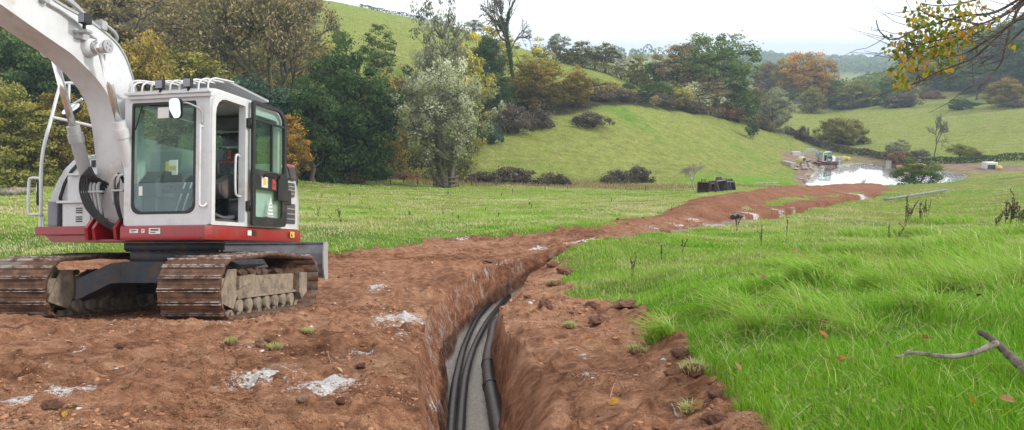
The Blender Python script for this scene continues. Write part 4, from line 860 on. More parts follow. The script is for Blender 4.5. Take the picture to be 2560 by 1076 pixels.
def leaves_np(R, cen, tint, size, up=.4, asp=.55, nrm=None):
    """one bent rhombus per centre"""
    n = len(cen); d = R.normal(size=(n, 3)); d /= np.linalg.norm(d, axis=1)[:, None]
    nn = R.normal(size=(n, 3)) + np.array([0, 0, up * 2]);
    if nrm is not None: nn = nn + nrm * 1.2
    s = np.cross(nn, d); s /= np.linalg.norm(s, axis=1)[:, None] + 1e-9
    L = (size * R.uniform(.6, 1.35, n))[:, None]; W = L * asp
    V = np.stack([cen - d * L * .5, cen + s * W * .5, cen + d * L * .5, cen - s * W * .5], 1).reshape(-1, 3)
    F_ = np.arange(4 * n).reshape(n, 4); return V, F_, np.repeat(tint, 4)
def branch(R, p0, p1, r0, r1, k=5, wob=.08):
    p0 = np.array(p0, float); p1 = np.array(p1, float); L = np.linalg.norm(p1 - p0); pts = []
    for i in range(k + 1):
        t = i / k; q = p0 + (p1 - p0) * t; q = q + np.array([0, 0, -.18 * L * t * (1 - t)]) + R.normal(size=3) * wob * L * .35 * math.sin(math.pi * t); pts.append(q)
    return [(pts[i], pts[i + 1], r0 + (r1 - r0) * i / k, r0 + (r1 - r0) * (i + 1) / k) for i in range(k)], pts
def proto(kind, seed, q=1.):
    """returns (wood V,F), (leaf V,F,tint); nominal size: height 1 along z and width 1"""
    R = np.random.default_rng(seed); segs = []; cen = []; tint = []; nr = []; Wd = 8.; H = dict(mound=3.2, bush=6., willow=5.2, dense=9.).get(kind, 10.)
    P_ = dict(broad=(.20, .60, .40, .48, 120, 120, .21, 1), dense=(.0, .46, .54, .46, 175, 120, .20, 1), bush=(.0, .40, .62, .48, 100, 130, .22, 5),
              slim=(.03, .52, .50, .42, 95, 110, .18, 2), silver=(.10, .54, .48, .46, 165, 82, .14, 7), sparse=(.22, .60, .41, .48, 85, 60, .17, 2), mound=(.0, .12, .85, .5, 95, 130, .24, 6),
              tall=(.28, .66, .36, .42, 90, 75, .15, 1), willow=(.0, .34, .62, .5, 170, 130, .18, 8))[kind]
    zb, zc, rz, rx, N, per, cr, stems = P_; N = int(N * (.55 + .45 * q)); per = int(per * q)
    size = {True: .30, False: .30}[True] / (q ** .5) * .8
    if kind in ('sparse', 'tall'): size *= .8
    if kind == 'silver': size *= .8
    base = []
    for s in range(stems):
        a = 2 * math.pi * s / stems + R.uniform(-.3, .3); sp_ = (.10 if stems > 1 else 0.) * Wd
        tip = np.array([math.cos(a) * sp_ * (3.2 if stems > 1 else 1) * R.uniform(.5, 1.1), math.sin(a) * sp_ * (3.2 if stems > 1 else 1) * R.uniform(.5, 1.1), H * R.uniform(.62, .9)])
        r0 = .30 if stems == 1 else .15; sg, pts = branch(R, (math.cos(a) * .18 * (stems > 1), math.sin(a) * .18 * (stems > 1), -.4), tip, r0, .03, 8, .05); segs += sg; base.append(pts)
    if stems == 1:
        segs.insert(0, (np.array([0, 0, -.6]), np.array([0, 0, .35]), .52, .30))
    # lobes give the crown an uneven outline
    nl = 7; lob = R.normal(size=(nl, 3)); lob /= np.linalg.norm(lob, axis=1)[:, None]; la = R.uniform(-.22, .2, nl)
    cl = []
    tries = 0
    while len(cl) < N and tries < 4000:
        tries += 1; v = R.normal(size=3); v /= np.linalg.norm(v); rr = R.uniform(.15, 1.) ** .55
        k = 1 + sum(la[i] * max(0, v @ lob[i]) ** 3 for i in range(nl)) * 1.3
        p_ = np.array([v[0] * rx * Wd * k, v[1] * rx * Wd * k, (zc + v[2] * rz * k) * H]) * 1.
        p_[:2] *= rr; p_[2] = zc * H + (p_[2] - zc * H) * rr
        if kind == 'silver' or kind == 'slim': p_[:2] *= 1.08 - .45 * max(0, (p_[2] / H - .55) / .45)
        if kind == 'silver': p_[:2] *= .10 + .90 * min(1, max(0, p_[2] / H / .42)) ** 1.2
        if kind == 'dense': p_[:2] *= 1.1 - .5 * max(0, (p_[2] / H - .5) / .5) ** 1.3
        if p_[2] < zb * H + .2: continue
        cl.append(p_)
    for c in cl:
        # a limb from the nearest stem point
        pts = base[R.integers(len(base))]; zs = [b[2] for b in pts]
        want = min(max(c[2] - np.hypot(c[0], c[1]) * .55, zb * H * .8), H * .85); j = int(np.argmin([abs(z - want) for z in zs]))
        if R.random() < (.9 if kind in ('sparse', 'tall', 'silver', 'broad') else .45):
            L = np.linalg.norm(c - pts[j]); sg, _ = branch(R, pts[j], c, min(.11, .02 + .014 * L), .012, 4, .12); segs += sg
        cr_ = cr * Wd * R.uniform(.45, .95) * .62; n = int(per * R.uniform(.6, 1.3)); 
        v = R.normal(size=(n, 3)); v /= np.linalg.norm(v, axis=1)[:, None]; rad = R.uniform(.3, 1., n) ** .5
        fl = np.array([1., 1., .62]) if kind != 'silver' else np.array([.7, .7, 1.25])
        p_ = c + v * (rad * cr_)[:, None] * fl
        # stray leaves break the outline
        st = R.random(n) < .16; p_[st] += R.normal(size=(st.sum(), 3)) * cr_ * .45
        ok = p_[:, 2] > .02; p_ = p_[ok]; v = v[ok]; ct = R.normal(0, .15)
        hgt = p_[:, 2] / H
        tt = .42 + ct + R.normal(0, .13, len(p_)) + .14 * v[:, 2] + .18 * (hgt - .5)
        cen.append(p_); tint.append(tt); nr.append(v)
    cen = np.concatenate(cen); tint = np.concatenate(tint); nr = np.concatenate(nr)
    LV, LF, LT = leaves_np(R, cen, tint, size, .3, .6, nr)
    WV, WF = tubes_np(segs, 5)
    hx = np.percentile(np.abs(LV[:, 0]), 98.5); hy = np.percentile(np.abs(LV[:, 1]), 98.5); ht = np.percentile(LV[:, 2], 99.6)
    sc = np.array([.5 / hx, .5 / hy, 1 / ht]); return (WV * sc, WF), (LV * sc, LF, LT)
def bare_proto(seed, depth=5, leaves=0, ivy=False, twig=1.):
    R = np.random.default_rng(seed); segs = []; tips = []
    def rec(p, d, L, r, k):
        q = p; n = 3
        for i in range(n):
            d = d + R.normal(size=3) * .13; d /= np.linalg.norm(d); q2 = q + d * L / n; segs.append((q, q2, r * (1 - .25 * i / n), r * (1 - .25 * (i + 1) / n))); q = q2
            if k > 0 and k < depth and R.random() < .6: ch(q, d, L, r * .5, k)
        if k == 0: tips.append(q); return
        for _ in range(2 + (R.random() < .5)): ch(q, d, L, r * .68, k)
        
    def ch(q, d, L, r, k):
        v = R.normal(size=3); v -= d * (v @ d); v /= np.linalg.norm(v); a = R.uniform(.35, .85); nd = d * math.cos(a) + v * math.sin(a); nd[2] += .12; nd /= np.linalg.norm(nd)
        rec(q, nd, L * R.uniform(.62, .8), max(r, .008), k - 1)
    rec(np.array([0, 0, -.3]), np.array([0, 0, 1.]), 3.2, .26, depth)
    V = np.array([s[1] for s in segs]); mn, mx = V.min(0), V.max(0); H = mx[2]; W = max(mx[0] - mn[0], mx[1] - mn[1])
    segs = [(a, b, max(r0, .012 * twig), max(r1, .010 * twig)) for a, b, r0, r1 in segs]
    WV, WF = tubes_np(segs, 4); c = np.array([0, 0, 0]); sc = np.array([1 / W, 1 / W, 1 / H]); L = None
    if leaves:
        T = np.array(tips); P_ = T[R.integers(len(T), size=leaves)] + R.normal(size=(leaves, 3)) * .3
        if ivy:
            tr = [s for s in segs if s[2] > .10]; m = leaves; idx = R.integers(len(tr), size=m); t = R.random(m)[:, None]
            A = np.array([s[0] for s in tr])[idx]; B = np.array([s[1] for s in tr])[idx]; P_ = A + (B - A) * t + R.normal(size=(m, 3)) * np.array([.13, .13, .1])
        LV, LF, LT = leaves_np(R, P_, .45 + R.normal(0, .2, len(P_)), .2, .3); L = (LV * sc, LF, LT)
    return (WV * sc, WF), L
_PR = {}
def proto_meshes(key):
    if key in _PR: return _PR[key]
    kind, seed, q = key
    if kind == 'bare': w, l = bare_proto(seed, 5, 0)
    elif kind == 'bareleaf': w, l = bare_proto(seed, 5, int(9000 * q))
    elif kind == 'ivy': w, l = bare_proto(seed, 5, int(7000), True)
    else: w, l = proto(kind, seed, q)
    def mk(nm, V, Fc, tint=None):
        me = bpy.data.meshes.new(nm); V = np.asarray(V, np.float32); Fc = np.asarray(Fc, np.int32)
        me.vertices.add(len(V)); me.vertices.foreach_set('co', V.ravel()); me.loops.add(Fc.size); me.loops.foreach_set('vertex_index', Fc.ravel())
        me.polygons.add(len(Fc)); me.polygons.foreach_set('loop_start', np.arange(0, Fc.size, 4, dtype=np.int32)); me.update(calc_edges=True)
        if tint is not None: a = me.attributes.new('tint', 'FLOAT', 'POINT'); a.data.foreach_set('value', np.asarray(tint, np.float32))
        me.materials.append(None); return me
    r = (mk('trunk', *w), mk('crown', *l) if l else None); _PR[key] = r; return r
def part_obj(name, me, mat, parent):
    o = bpy.data.objects.new(name, me); link(o, parent); o.material_slots[0].link = 'OBJECT'; o.material_slots[0].material = mat; return o
def tree(name, key, px, D, top, w, mat, label, cat, group=None, bark=None, sink=0., rot=None, depthk=1.):
    g = on(px, D); z = gz(g[0], g[1]) - sink; T = at(px, top, D); h = T[2] - z; W = w * D / F
    r = empty(name, (g[0], g[1], z), rnd.uniform(0, 6.28) if rot is None else rot, label, cat, group)
    tm, cm = proto_meshes(key); s = (W, W * depthk, h)
    a = part_obj('stem' if cat in ('bush', 'shrub', 'bramble') else 'trunk', tm, bark or BARK, r); a.scale = s
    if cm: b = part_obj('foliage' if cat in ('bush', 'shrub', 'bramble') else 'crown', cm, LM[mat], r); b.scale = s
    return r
TREES = [
 # name, (kind, seed, quality), px, distance, top, width, leaf, label
 ('broadleaf_tree', ('dense', 1, 1.), 15, 47, 205, 250, 'olive', 'olive yellow tree at the far left edge, its foliage down to the field'),
 ('broadleaf_tree', ('dense', 2, 1.), 165, 50, 235, 210, 'ochre', 'ochre green tree seen between the handrail and boom cylinders of the excavator'),
 ('broadleaf_tree', ('dense', 3, 1.), 60, 60, 85, 260, 'dark', 'dark green tree rising under the excavator boom at the left edge'),
 ('broadleaf_tree', ('broad', 4, 1.), 215, 64, 120, 250, 'dark', 'dark tree directly behind the bend of the excavator boom'),
 ('oak_tree', ('dense', 1, 1.), 365, 57, 92, 200, 'ochre', 'ochre green tree right of the boom, rising above the cab roof guard'),
 ('oak_tree', ('sparse', 5, 1.), 455, 68, -50, 300, 'brown', 'tall thin brown tree above the front of the cab roof'),
 ('oak_tree', ('sparse', 6, 1.), 575, 66, -80, 320, 'brown', 'tall brown autumn tree above the rear of the cab roof'),
 ('bare_tree', ('bareleaf', 7, .55), 705, 66, -60, 330, 'brown', 'half bare tree with a moss covered trunk above the excavator door'),
 ('holly_tree', ('dense', 8, 1.2), 875, 62, 92, 270, 'dark', 'large dark green tree left of the silver willow'),
 ('ivy_tree', ('broad', 9, 1.), 655, 58, 195, 250, 'blue', 'blue green ivy clad tree just above the open excavator door'),
 ('hazel_tree', ('slim', 10, .8), 738, 51, 290, 105, 'orange', 'small orange brown tree beside the excavator tail'),
 ('broadleaf_tree', ('dense', 3, 1.), 590, 53, 250, 260, 'dark', 'dark green tree seen through the excavator cab windows'),
 ('broadleaf_tree', ('dense', 2, 1.), 345, 55, 235, 220, 'olive', 'olive tree behind the left window edge of the excavator cab'),
 ('oak_tree', ('broad', 4, 1.), 480, 60, 130, 260, 'olive', 'olive brown tree right behind the cab roof guard'),
 ('broadleaf_tree', ('broad', 9, 1.), 780, 58, 220, 190, 'dark', 'blue green tree filling the gap left of the dark holly'),
 ('broadleaf_tree', ('broad', 4, 1.), 310, 82, -110, 300, 'brown', 'tall brown tree at the top edge just right of the boom'),
 ('broadleaf_tree', ('dense', 8, 1.2), 120, 84, -120, 320, 'olive', 'tall olive tree at the top left corner above the boom'),
 ('broadleaf_tree', ('sparse', 5, 1.), 445, 96, -160, 320, 'brown', 'pale brown tree in the top row left of the half bare tree'),
 ('broadleaf_tree', ('sparse', 6, 1.), 600, 94, -140, 300, 'olive', 'olive brown tree at the top edge above the cab'),
 ('oak_tree', ('bareleaf', 11, .9), 745, 90, -50, 190, 'brown', 'thin brown tree on the wood edge against the bright hill field'),
 ('oak_tree', ('sparse', 5, 1.), 800, 82, 95, 150, 'ochre', 'ochre tree behind the top of the dark holly'),
 ('thorn_tree', ('slim', 10, .8), 950, 98, 62, 88, 'mid', 'small lone green tree on the edge of the bright hill field'),
 ('thorn_tree', ('dense', 1, 1.), 960, 74, 190, 130, 'ochre', 'ochre shrubby tree behind the right side of the dark holly'),
 ('thorn_tree', ('sparse', 6, 1.), 1020, 84, 165, 110, 'rust', 'rusty brown thorn behind the left side of the silver willow'),
 ('willow_tree', ('silver', 12, 1.25), 1112, 64.5, 158, 275, 'silver', 'big silver leaved willow with many stems inside the round timber guard'),
 ('poplar_tree', ('tall', 13, .8), 1112, 80, -30, 135, 'grey', 'slender grey green tree standing up behind the silver willow'),
 ('willow_tree', ('slim', 14, .9), 1075, 78, 62, 130, 'grey', 'pale willow behind the left shoulder of the silver willow'),
 ('willow_tree', ('slim', 15, .9), 1170, 84, 85, 130, 'yellow', 'yellow green tree behind the right shoulder of the silver willow'),
 ('ivy_tree', ('ivy', 16, 1.), 1285, 106, -55, 130, 'dark', 'tall bare tree with ivy on its trunk breaking the skyline'),
 ('beech_tree', ('slim', 14, .9), 1338, 112, 96, 125, 'yellow', 'yellow tree right of the tall ivy clad trunk'),
 ('beech_tree', ('slim', 15, .9), 1238, 116, 52, 105, 'yellow', 'yellow tree left of the tall ivy clad trunk'),
 ('evergreen_tree', ('dense', 3, 1.), 1216, 111, 92, 84, 'dark', 'dark round evergreen below the yellow trees'),
 ('thorn_tree', ('dense', 1, 1.), 1338, 105, 152, 150, 'ochre', 'broad ochre bush tree above the purple brambles in the middle of the hill'),
 ('thorn_tree', ('dense', 2, 1.), 1245, 100, 182, 100, 'dark', 'dark green bush tree right beside the silver willow crown'),
 ('thorn_tree', ('dense', 8, 1.2), 1440, 108, 166, 72, 'ochre', 'narrow ochre tree at the right end of the middle thicket'),
 ('skyline_tree', ('broad', 4, .4), 1187, 184, 50, 48, 'grey', 'small round tree alone on the skyline left of the ivy clad tree'),
 ('hedge_tree', ('broad', 17, .4), 1392, 150, 84, 56, 'grey', 'leftmost tree of the hedge along the hill top field'),
 ('hedge_tree', ('dense', 18, .4), 1424, 152, 122, 50, 'mid', 'low green tree second from the left in the hilltop hedge'),
 ('hedge_tree', ('dense', 18, .4), 1456, 151, 104, 66, 'olive', 'rounded olive tree third in the hilltop hedge'),
 ('hedge_tree', ('broad', 17, .4), 1512, 150, 108, 78, 'olive', 'tallest olive tree in the middle of the hilltop hedge'),
 ('hedge_tree', ('sparse', 19, .5), 1487, 152, 120, 48, 'brown', 'thin brown tree between the two tallest hilltop hedge trees'),
 ('hedge_tree', ('sparse', 19, .5), 1552, 148, 140, 56, 'brown', 'brown tree right of the tallest hilltop hedge tree'),
 ('hedge_tree', ('dense', 18, .4), 1592, 146, 142, 66, 'olive', 'olive tree where the hilltop hedge runs down the slope'),
 ('hedge_tree', ('dense', 20, .4), 1632, 144, 158, 62, 'mid', 'green tree at the lower end of the hilltop hedge'),
 ('shrub', ('bush', 21, .5), 1488, 118, 196, 72, 'olive', 'olive shrub on the edge of the upper field above the purple brambles'),
 ('shrub', ('bush', 22, .5), 1532, 121, 203, 58, 'yellow', 'yellow green shrub in the row under the upper field'),
 ('shrub', ('bush', 21, .5), 1568, 123, 206, 42, 'dark', 'dark green shrub in the row under the upper field'),
 ('ivy_tree', ('slim', 10, .8), 1612, 121, 208, 46, 'dark', 'small dark ivy pillar tree at the top of the sloping pasture'),
 ('oak_tree', ('broad', 23, 1.), 1785, 141, 86, 195, 'mid', 'big spreading oak standing highest against the white sky'),
 ('oak_tree', ('broad', 4, 1.), 1692, 143, 112, 130, 'brown', 'brown oak just left of the big spreading oak'),
 ('shrub', ('bush', 22, .5), 1655, 131, 204, 84, 'mid', 'green shrub under the brown oak'),
 ('shrub', ('bush', 21, .5), 1700, 130, 215, 62, 'yellow', 'pale yellow shrub under the gap between the two oaks'),
 ('thorn_tree', ('sparse', 5, 1.), 1772, 134, 188, 130, 'brown', 'wide brown thorn tree under the big spreading oak'),
 ('thorn_tree', ('dense', 2, 1.), 1845, 141, 192, 92, 'mid', 'green tree right of the brown thorn under the big oak'),
 ('thorn_tree', ('bareleaf', 7, .55), 1888, 146, 212, 80, 'brown', 'grey bare stemmed tree left of the rounded willow on the slope'),
 ('willow_tree', ('dense', 1, 1.), 1928, 151, 222, 96, 'grey', 'rounded grey green tree at the right end of the thicket on the pasture'),
 ('ivy_tree', ('slim', 10, .8), 1880, 127, 294, 36, 'dark', 'small dark ivy tree alone on the sloping pasture'),
 ('beech_tree', ('broad', 4, 1.), 1914, 242, 158, 74, 'rust', 'reddish brown tree left of the orange beech'),
 ('lime_tree', ('dense', 8, 1.2), 1952, 238, 150, 82, 'olive', 'tall green tree touching the left side of the orange beech'),
 ('beech_tree', ('broad', 23, 1.), 2012, 228, 132, 128, 'orange', 'large orange beech in the valley'),
 ('beech_tree', ('dense', 2, 1.), 2042, 226, 170, 66, 'orange', 'lower orange tree on the right side of the large beech'),
 ('thorn_tree', ('dense', 1, 1.), 2028, 212, 218, 60, 'olive', 'rounded olive tree in front of the orange beech'),
 ('thorn_tree', ('dense', 3, 1.), 2075, 226, 200, 84, 'mid', 'green round tree right of the orange beech'),
 ('thorn_tree', ('dense', 8, 1.2), 2136, 214, 202, 100, 'olive', 'large rounded olive tree in the middle of the valley side'),
 ('thorn_tree', ('dense', 2, 1.), 2214, 216, 198, 78, 'mid', 'rounded green tree left of the small pale field patch'),
 ('thorn_tree', ('bush', 22, .5), 2262, 218, 206, 52, 'olive', 'low olive tree below the overhanging branch tip'),
 ('gorse_bush', ('bush', 21, .5), 2228, 203, 240, 52, 'purple', 'purple brown bush, left of two on the right hand slope'),
 ('gorse_bush', ('bush', 22, .5), 2270, 203, 234, 62, 'purple', 'purple brown bush, right of two on the right hand slope'),
 ('thorn_tree', ('slim', 10, .8), 2307, 226, 214, 34, 'olive', 'small upright olive bush on the right hand slope'),
 ('shrub', ('bush', 21, .5), 2396, 190, 245, 56, 'dark', 'dark green shrub at the lower edge of the right hand wood'),
 ('oak_tree', ('dense', 1, 1.), 2510, 183, 196, 92, 'ochre', 'rounded ochre tree in front of the right hand wood'),
 ('wood_tree', ('dense', 8, 1.2), 2445, 225, 140, 120, 'mid', 'green tree in the front row of the right hand wood'),
 ('wood_tree', ('bareleaf', 7, .55), 2440, 205, 190, 90, 'purple', 'purple grey bare tree beside the rounded ochre tree'),
 ('wood_tree', ('dense', 3, 1.), 2370, 240, 150, 110, 'dark', 'dark tree behind the yellow leaves of the overhanging branch'),
 ('wood_tree', ('broad', 4, 1.), 2575, 200, 130, 130, 'dark', 'dark tree at the right edge above the ochre tree'),
 ('wood_tree', ('dense', 2, 1.), 2320, 268, 150, 110, 'olive', 'olive tree at the left end of the right hand wood'),
 ('wood_tree', ('broad', 23, 1.), 2490, 225, 80, 140, 'dark', 'tall dark tree high in the right hand wood'),
 ('wood_tree', ('dense', 1, 1.), 2405, 275, 118, 120, 'mid', 'mid green tree in the upper row of the right hand wood'),
 ('wood_tree', ('dense', 8, 1.2), 2560, 250, 35, 150, 'dark', 'highest tree of the right hand wood at the picture edge'),
 ('wood_tree', ('broad', 4, 1.), 2620, 215, 70, 150, 'olive', 'olive tree half cut by the right picture edge'),
 ('wood_tree', ('dense', 3, 1.), 2660, 185, 190, 140, 'mid', 'green tree at the right picture edge beside the slope'),
 ('willow_bush', ('willow', 24, 1.), 2102, 149, 298, 122, 'willow', 'dome shaped ochre willow bush above the pond'),
 ('bare_tree', ('bare', 25, 1.), 2336, 127, 282, 52, 'brown', 'leafless young tree right of the pond'),
 ('willow_bush', ('bush', 21, .5), 2224, 127, 358, 34, 'grey', 'smaller of two grey green bushes behind the pond'),
 ('willow_bush', ('slim', 10, .8), 2250, 127, 350, 46, 'grey', 'taller of two grey green bushes behind the pond'),
 ('hawthorn_bush', ('broad', 4, 1.), 2400, 124, 362, 66, 'olive', 'dark hawthorn with open stems on the hedge line right of the pond'),
 ('hawthorn_bush', ('bush', 22, .5), 2440, 124, 376, 46, 'brown', 'low brown thorn leaning from the right side of the hawthorn'),
 ('elder_bush', ('bush', 26, 1.), 2291, 84, 398, 112, 'mid', 'dark bush standing in front of the right part of the pond'),
 ('shrub', ('bush', 21, .5), 2300, 121, 374, 60, 'purple', 'brown leafless scrub around the foot of the leafless tree'),
 ('shrub', ('mound', 27, .6), 2250, 122, 378, 60, 'rust', 'rusty scrub under the two grey green bushes'),
]
for i, (nm, key, px, D, top, w, mt, lb) in enumerate(TREES):
    cat = 'bush' if 'bush' in nm else ('shrub' if 'shrub' in nm else 'tree')
    bk = BARKG if mt in ('grey', 'silver', 'yellow') or key[0] == 'bare' else (BARKM if i == 7 else BARK)
    tree(nm, key, px, D, top, w, mt, lb, cat, {'hedge_tree': 'trees of the hilltop hedge', 'wood_tree': 'trees of the right hand wood'}.get(nm), bk)
MOUNDS = [
 (1270, 73, 418, 150, 'purple', 'widest dark bramble mound at the foot of the pasture'), (1395, 73, 432, 96, 'purple', 'round bramble mound in the middle of the pasture foot'),
 (1540, 79, 424, 84, 'purple', 'left of a pair of bramble mounds low on the pasture'), (1592, 81, 415, 76, 'purple', 'right of a pair of bramble mounds low on the pasture'),
 (1270, 93, 262, 130, 'purple', 'purple bramble bank on the hill right of the silver willow'), (1345, 97, 272, 90, 'purple', 'right end of the purple bramble bank below the ochre bush tree'),
 (1478, 101, 280, 100, 'purple', 'small dark bramble patch at the upper edge of the pasture'), (1222, 88, 305, 70, 'blue', 'blue green bramble against the silver willow crown'),
 (1490, 114, 228, 90, 'purple', 'purple hedge scrub left of the white stones'), (1555, 118, 228, 90, 'purple', 'purple hedge scrub above the pasture edge'), (1650, 126, 236, 90, 'purple', 'purple scrub right of the dark ivy pillar tree'),
 (1720, 130, 246, 90, 'purple', 'purple scrub below the brown thorn tree'), (1810, 140, 258, 100, 'rust', 'rusty scrub along the top right of the pasture'), (1900, 150, 285, 90, 'brown', 'brown scrub at the foot of the rounded grey green tree'),
 (800, 60, 405, 110, 'dark', 'dark green bramble beside the excavator tail at the wood edge'), (870, 62, 418, 110, 'rust', 'rusty bramble under the dark holly'), (935, 68, 410, 110, 'dark', 'green bramble between the dark holly and the silver willow'),
 (1005, 72, 430, 100, 'rust', 'brown bramble left of the timber tree guard'), (1200, 74, 430, 80, 'purple', 'low bramble right of the timber tree guard'), (60, 46, 425, 120, 'dark', 'low green bramble left of the excavator handrail'),
 (2105, 216, 262, 60, 'purple', 'low rusty scrub under the rounded olive tree'), (2170, 214, 252, 70, 'purple', 'low purple scrub between the rounded trees'), (2440, 195, 256, 70, 'blue', 'blue green bramble at the wood edge below the purple grey tree'),
 (2330, 222, 228, 60, 'rust', 'reddish bracken patch right of the small upright bush'), (2540, 178, 250, 70, 'purple', 'purple scrub at the right edge under the ochre tree'), (2005, 150, 315, 34, 'purple', 'small scrub where the long hedge begins'),
]
for i, (px, D, top, w, mt, lb) in enumerate(MOUNDS):
    tree('bramble', ('mound', 27 + i % 3, .6), px, D, top, w, mt, lb, 'bramble', 'bramble and scrub mounds', sink=.1)

def hedge(name, pts, h, wdt, mat, label, n, seed, size=.28):
    """a long hedge: stems and leaves following the land"""
    R = np.random.default_rng(seed); W_ = np.array([on(*q) for q in pts]); 
    d = np.r_[0, np.cumsum(np.hypot(np.diff(W_[:, 0]), np.diff(W_[:, 1])))]
    s = R.random(n) * d[-1]; x = np.interp(s, d, W_[:, 0]); y = np.interp(s, d, W_[:, 1]); z = np.array(gval(x, y, GD[2]))
    hh = h * (.75 + .5 * vnoise(s / 2.2, s * 0, seed)) ; u = R.random(n) ** .7; off = R.normal(size=n) * wdt * .4 * np.sqrt(np.clip(1.1 - u, 0, 1))
    cen = np.stack([x + off * .4, y + off, z + u * hh], 1)
    root = empty(name, tuple(W_[0]), 0, label, 'hedge')
    V, Fc, T = leaves_np(R, cen - W_[0], .4 + R.normal(0, .2, n) + .25 * (u - .5) + .2 * (vnoise(s / 1.3, s * 0, seed + 1) - .5), size, .3)
    npmesh('foliage', V, Fc, LM[mat], root, attrs=dict(tint=T))
    m = max(10, n // 60); s = R.random(m) * d[-1]; x = np.interp(s, d, W_[:, 0]); y = np.interp(s, d, W_[:, 1]); z = np.array(gval(x, y, GD[2]))
    sg = [(np.array([a, b, c]) - W_[0], np.array([a + R.normal() * .2, b + R.normal() * .2, c + h * .8]) - W_[0], .04, .015) for a, b, c in zip(x, y, z)]
    V, Fc = tubes_np(sg, 4); npmesh('stem', V, Fc, BARK, root)
hedge('hedge', [(1962, 158), (2010, 150), (2060, 142), (2110, 135), (2170, 129), (2230, 124), (2290, 121)], 1.3, 1.6, 'purple', 'long dark hedge running down from the pasture to the pond', 6500, 1)
hedge('hedge', [(2310, 120), (2400, 120), (2480, 121), (2560, 122), (2700, 124)], 1.0, 1.2, 'dark', 'low dark hedge along the track right of the pond', 3500, 2)
hedge('hedge', [(1380, 152), (1430, 150), (1500, 148), (1560, 146), (1610, 143), (1650, 140)], 2.2, 2., 'olive', 'dark hedge bottom along the lower side of the hilltop trees', 5000, 3)
hedge('hedge', [(900, 186), (960, 192), (1050, 199), (1120, 196), (1160, 190)], .9, 1.2, 'dark', 'thin hedge on the skyline at the top of the bright hill field', 2600, 4)
hedge('hedge', [(1440, 112), (1520, 117), (1600, 121), (1700, 129), (1790, 137), (1880, 147), (1940, 152)], 1.5, 2.2, 'brown', 'brown tangled hedge along the upper edge of the sloping pasture', 7000, 5, .34)
# far woods across the valley: seen only as a mass
def far_wood():
    R = np.random.default_rng(5); cen = []; tt = []
    def patch(pxa, pxb, Da, Db, n, hgt, lean=0):
        for _ in range(n):
            px = R.uniform(pxa, pxb); D = R.uniform(Da, Db); g = on(px, D); g[2] = float(hz(g[0], g[1])); r = hgt * R.uniform(.5, 1.) * .5; ct = R.normal(0, .18)
            m = 46; v = R.normal(size=(m, 3)); v /= np.linalg.norm(v, axis=1)[:, None]; v[:, 2] = np.abs(v[:, 2]) * 1.5
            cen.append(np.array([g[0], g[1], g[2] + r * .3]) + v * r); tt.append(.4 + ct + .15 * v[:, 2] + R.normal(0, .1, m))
    patch(1800, 2330, 850, 1350, 520, 15); patch(1990, 2320, 270, 400, 170, 8); patch(1830, 2080, 600, 850, 160, 10)
    patch(1380, 1660, 640, 720, 30, 10); patch(2260, 2800, 275, 420, 360, 12); patch(1700, 2300, 1300, 1500, 120, 12)
    cen = np.concatenate(cen); tt = np.concatenate(tt); s = np.clip(cen[:, 1] / 300, .7, 4.5) * .9
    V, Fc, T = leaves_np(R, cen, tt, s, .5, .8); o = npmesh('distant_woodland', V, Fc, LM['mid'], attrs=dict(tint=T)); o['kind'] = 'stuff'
far_wood()
def undergrowth():
    """ivy, fern and dead weeds on the floor of the wood, too many to count"""
    R = np.random.default_rng(9); n = 150000; px = R.uniform(-150, 1230, n); D = np.exp(R.uniform(math.log(40), math.log(125), n)); x = (px - 1280) / F * D; w = gval(x, D, GD[5]['wood']) > R.random(n) * .8
    x = x[w]; y = D[w]; z = gval(x, y, GD[2]); m = len(x); h = R.random(m) ** 1.6 * (.35 + 1.0 * vnoise(x / 2.5, y / 2.5, 3)); cen = np.stack([x, y, z + h], 1)
    V, Fc, T = leaves_np(R, cen, .38 + R.normal(0, .2, m) + .5 * (fbm(x, y, 4., 3, 7)), .30, .6); o = npmesh('undergrowth', V, Fc, LM['olive'], attrs=dict(tint=T)); o['kind'] = 'stuff'
undergrowth()
# ---------------------------------------------------------------- grass
def grass_mat():
    m = bpy.data.materials.new('grass_blades'); m.use_nodes = True; t = NT(m); t.n.clear()
    f = t.attr('tint'); c = t.ramp(f, [(.05, (.095, .27, .004)), (.35, (.22, .47, .012)), (.6, (.32, .44, .065)), (.85, (.50, .50, .21)), (1., (.62, .54, .33))])
    d = t.n.new('ShaderNodeBsdfDiffuse'); t.put(d.inputs[0], c); tr = t.n.new('ShaderNodeBsdfTranslucent'); t.put(tr.inputs[0], c)
    mx = t.n.new('ShaderNodeMixShader'); mx.inputs[0].default_value = .35; t.l.new(d.outputs[0], mx.inputs[1]); t.l.new(tr.outputs[0], mx.inputs[2])
    g = t.n.new('ShaderNodeBsdfGlossy'); g.inputs['Roughness'].default_value = .38; g.inputs['Color'].default_value = (.8, .9, .8, 1)
    m2 = t.n.new('ShaderNodeMixShader'); m2.inputs[0].default_value = .035; t.l.new(mx.outputs[0], m2.inputs[1]); t.l.new(g.outputs[0], m2.inputs[2])
    o = t.n.new('ShaderNodeOutputMaterial'); t.l.new(m2.outputs[0], o.inputs[0]); return m
GM = grass_mat()
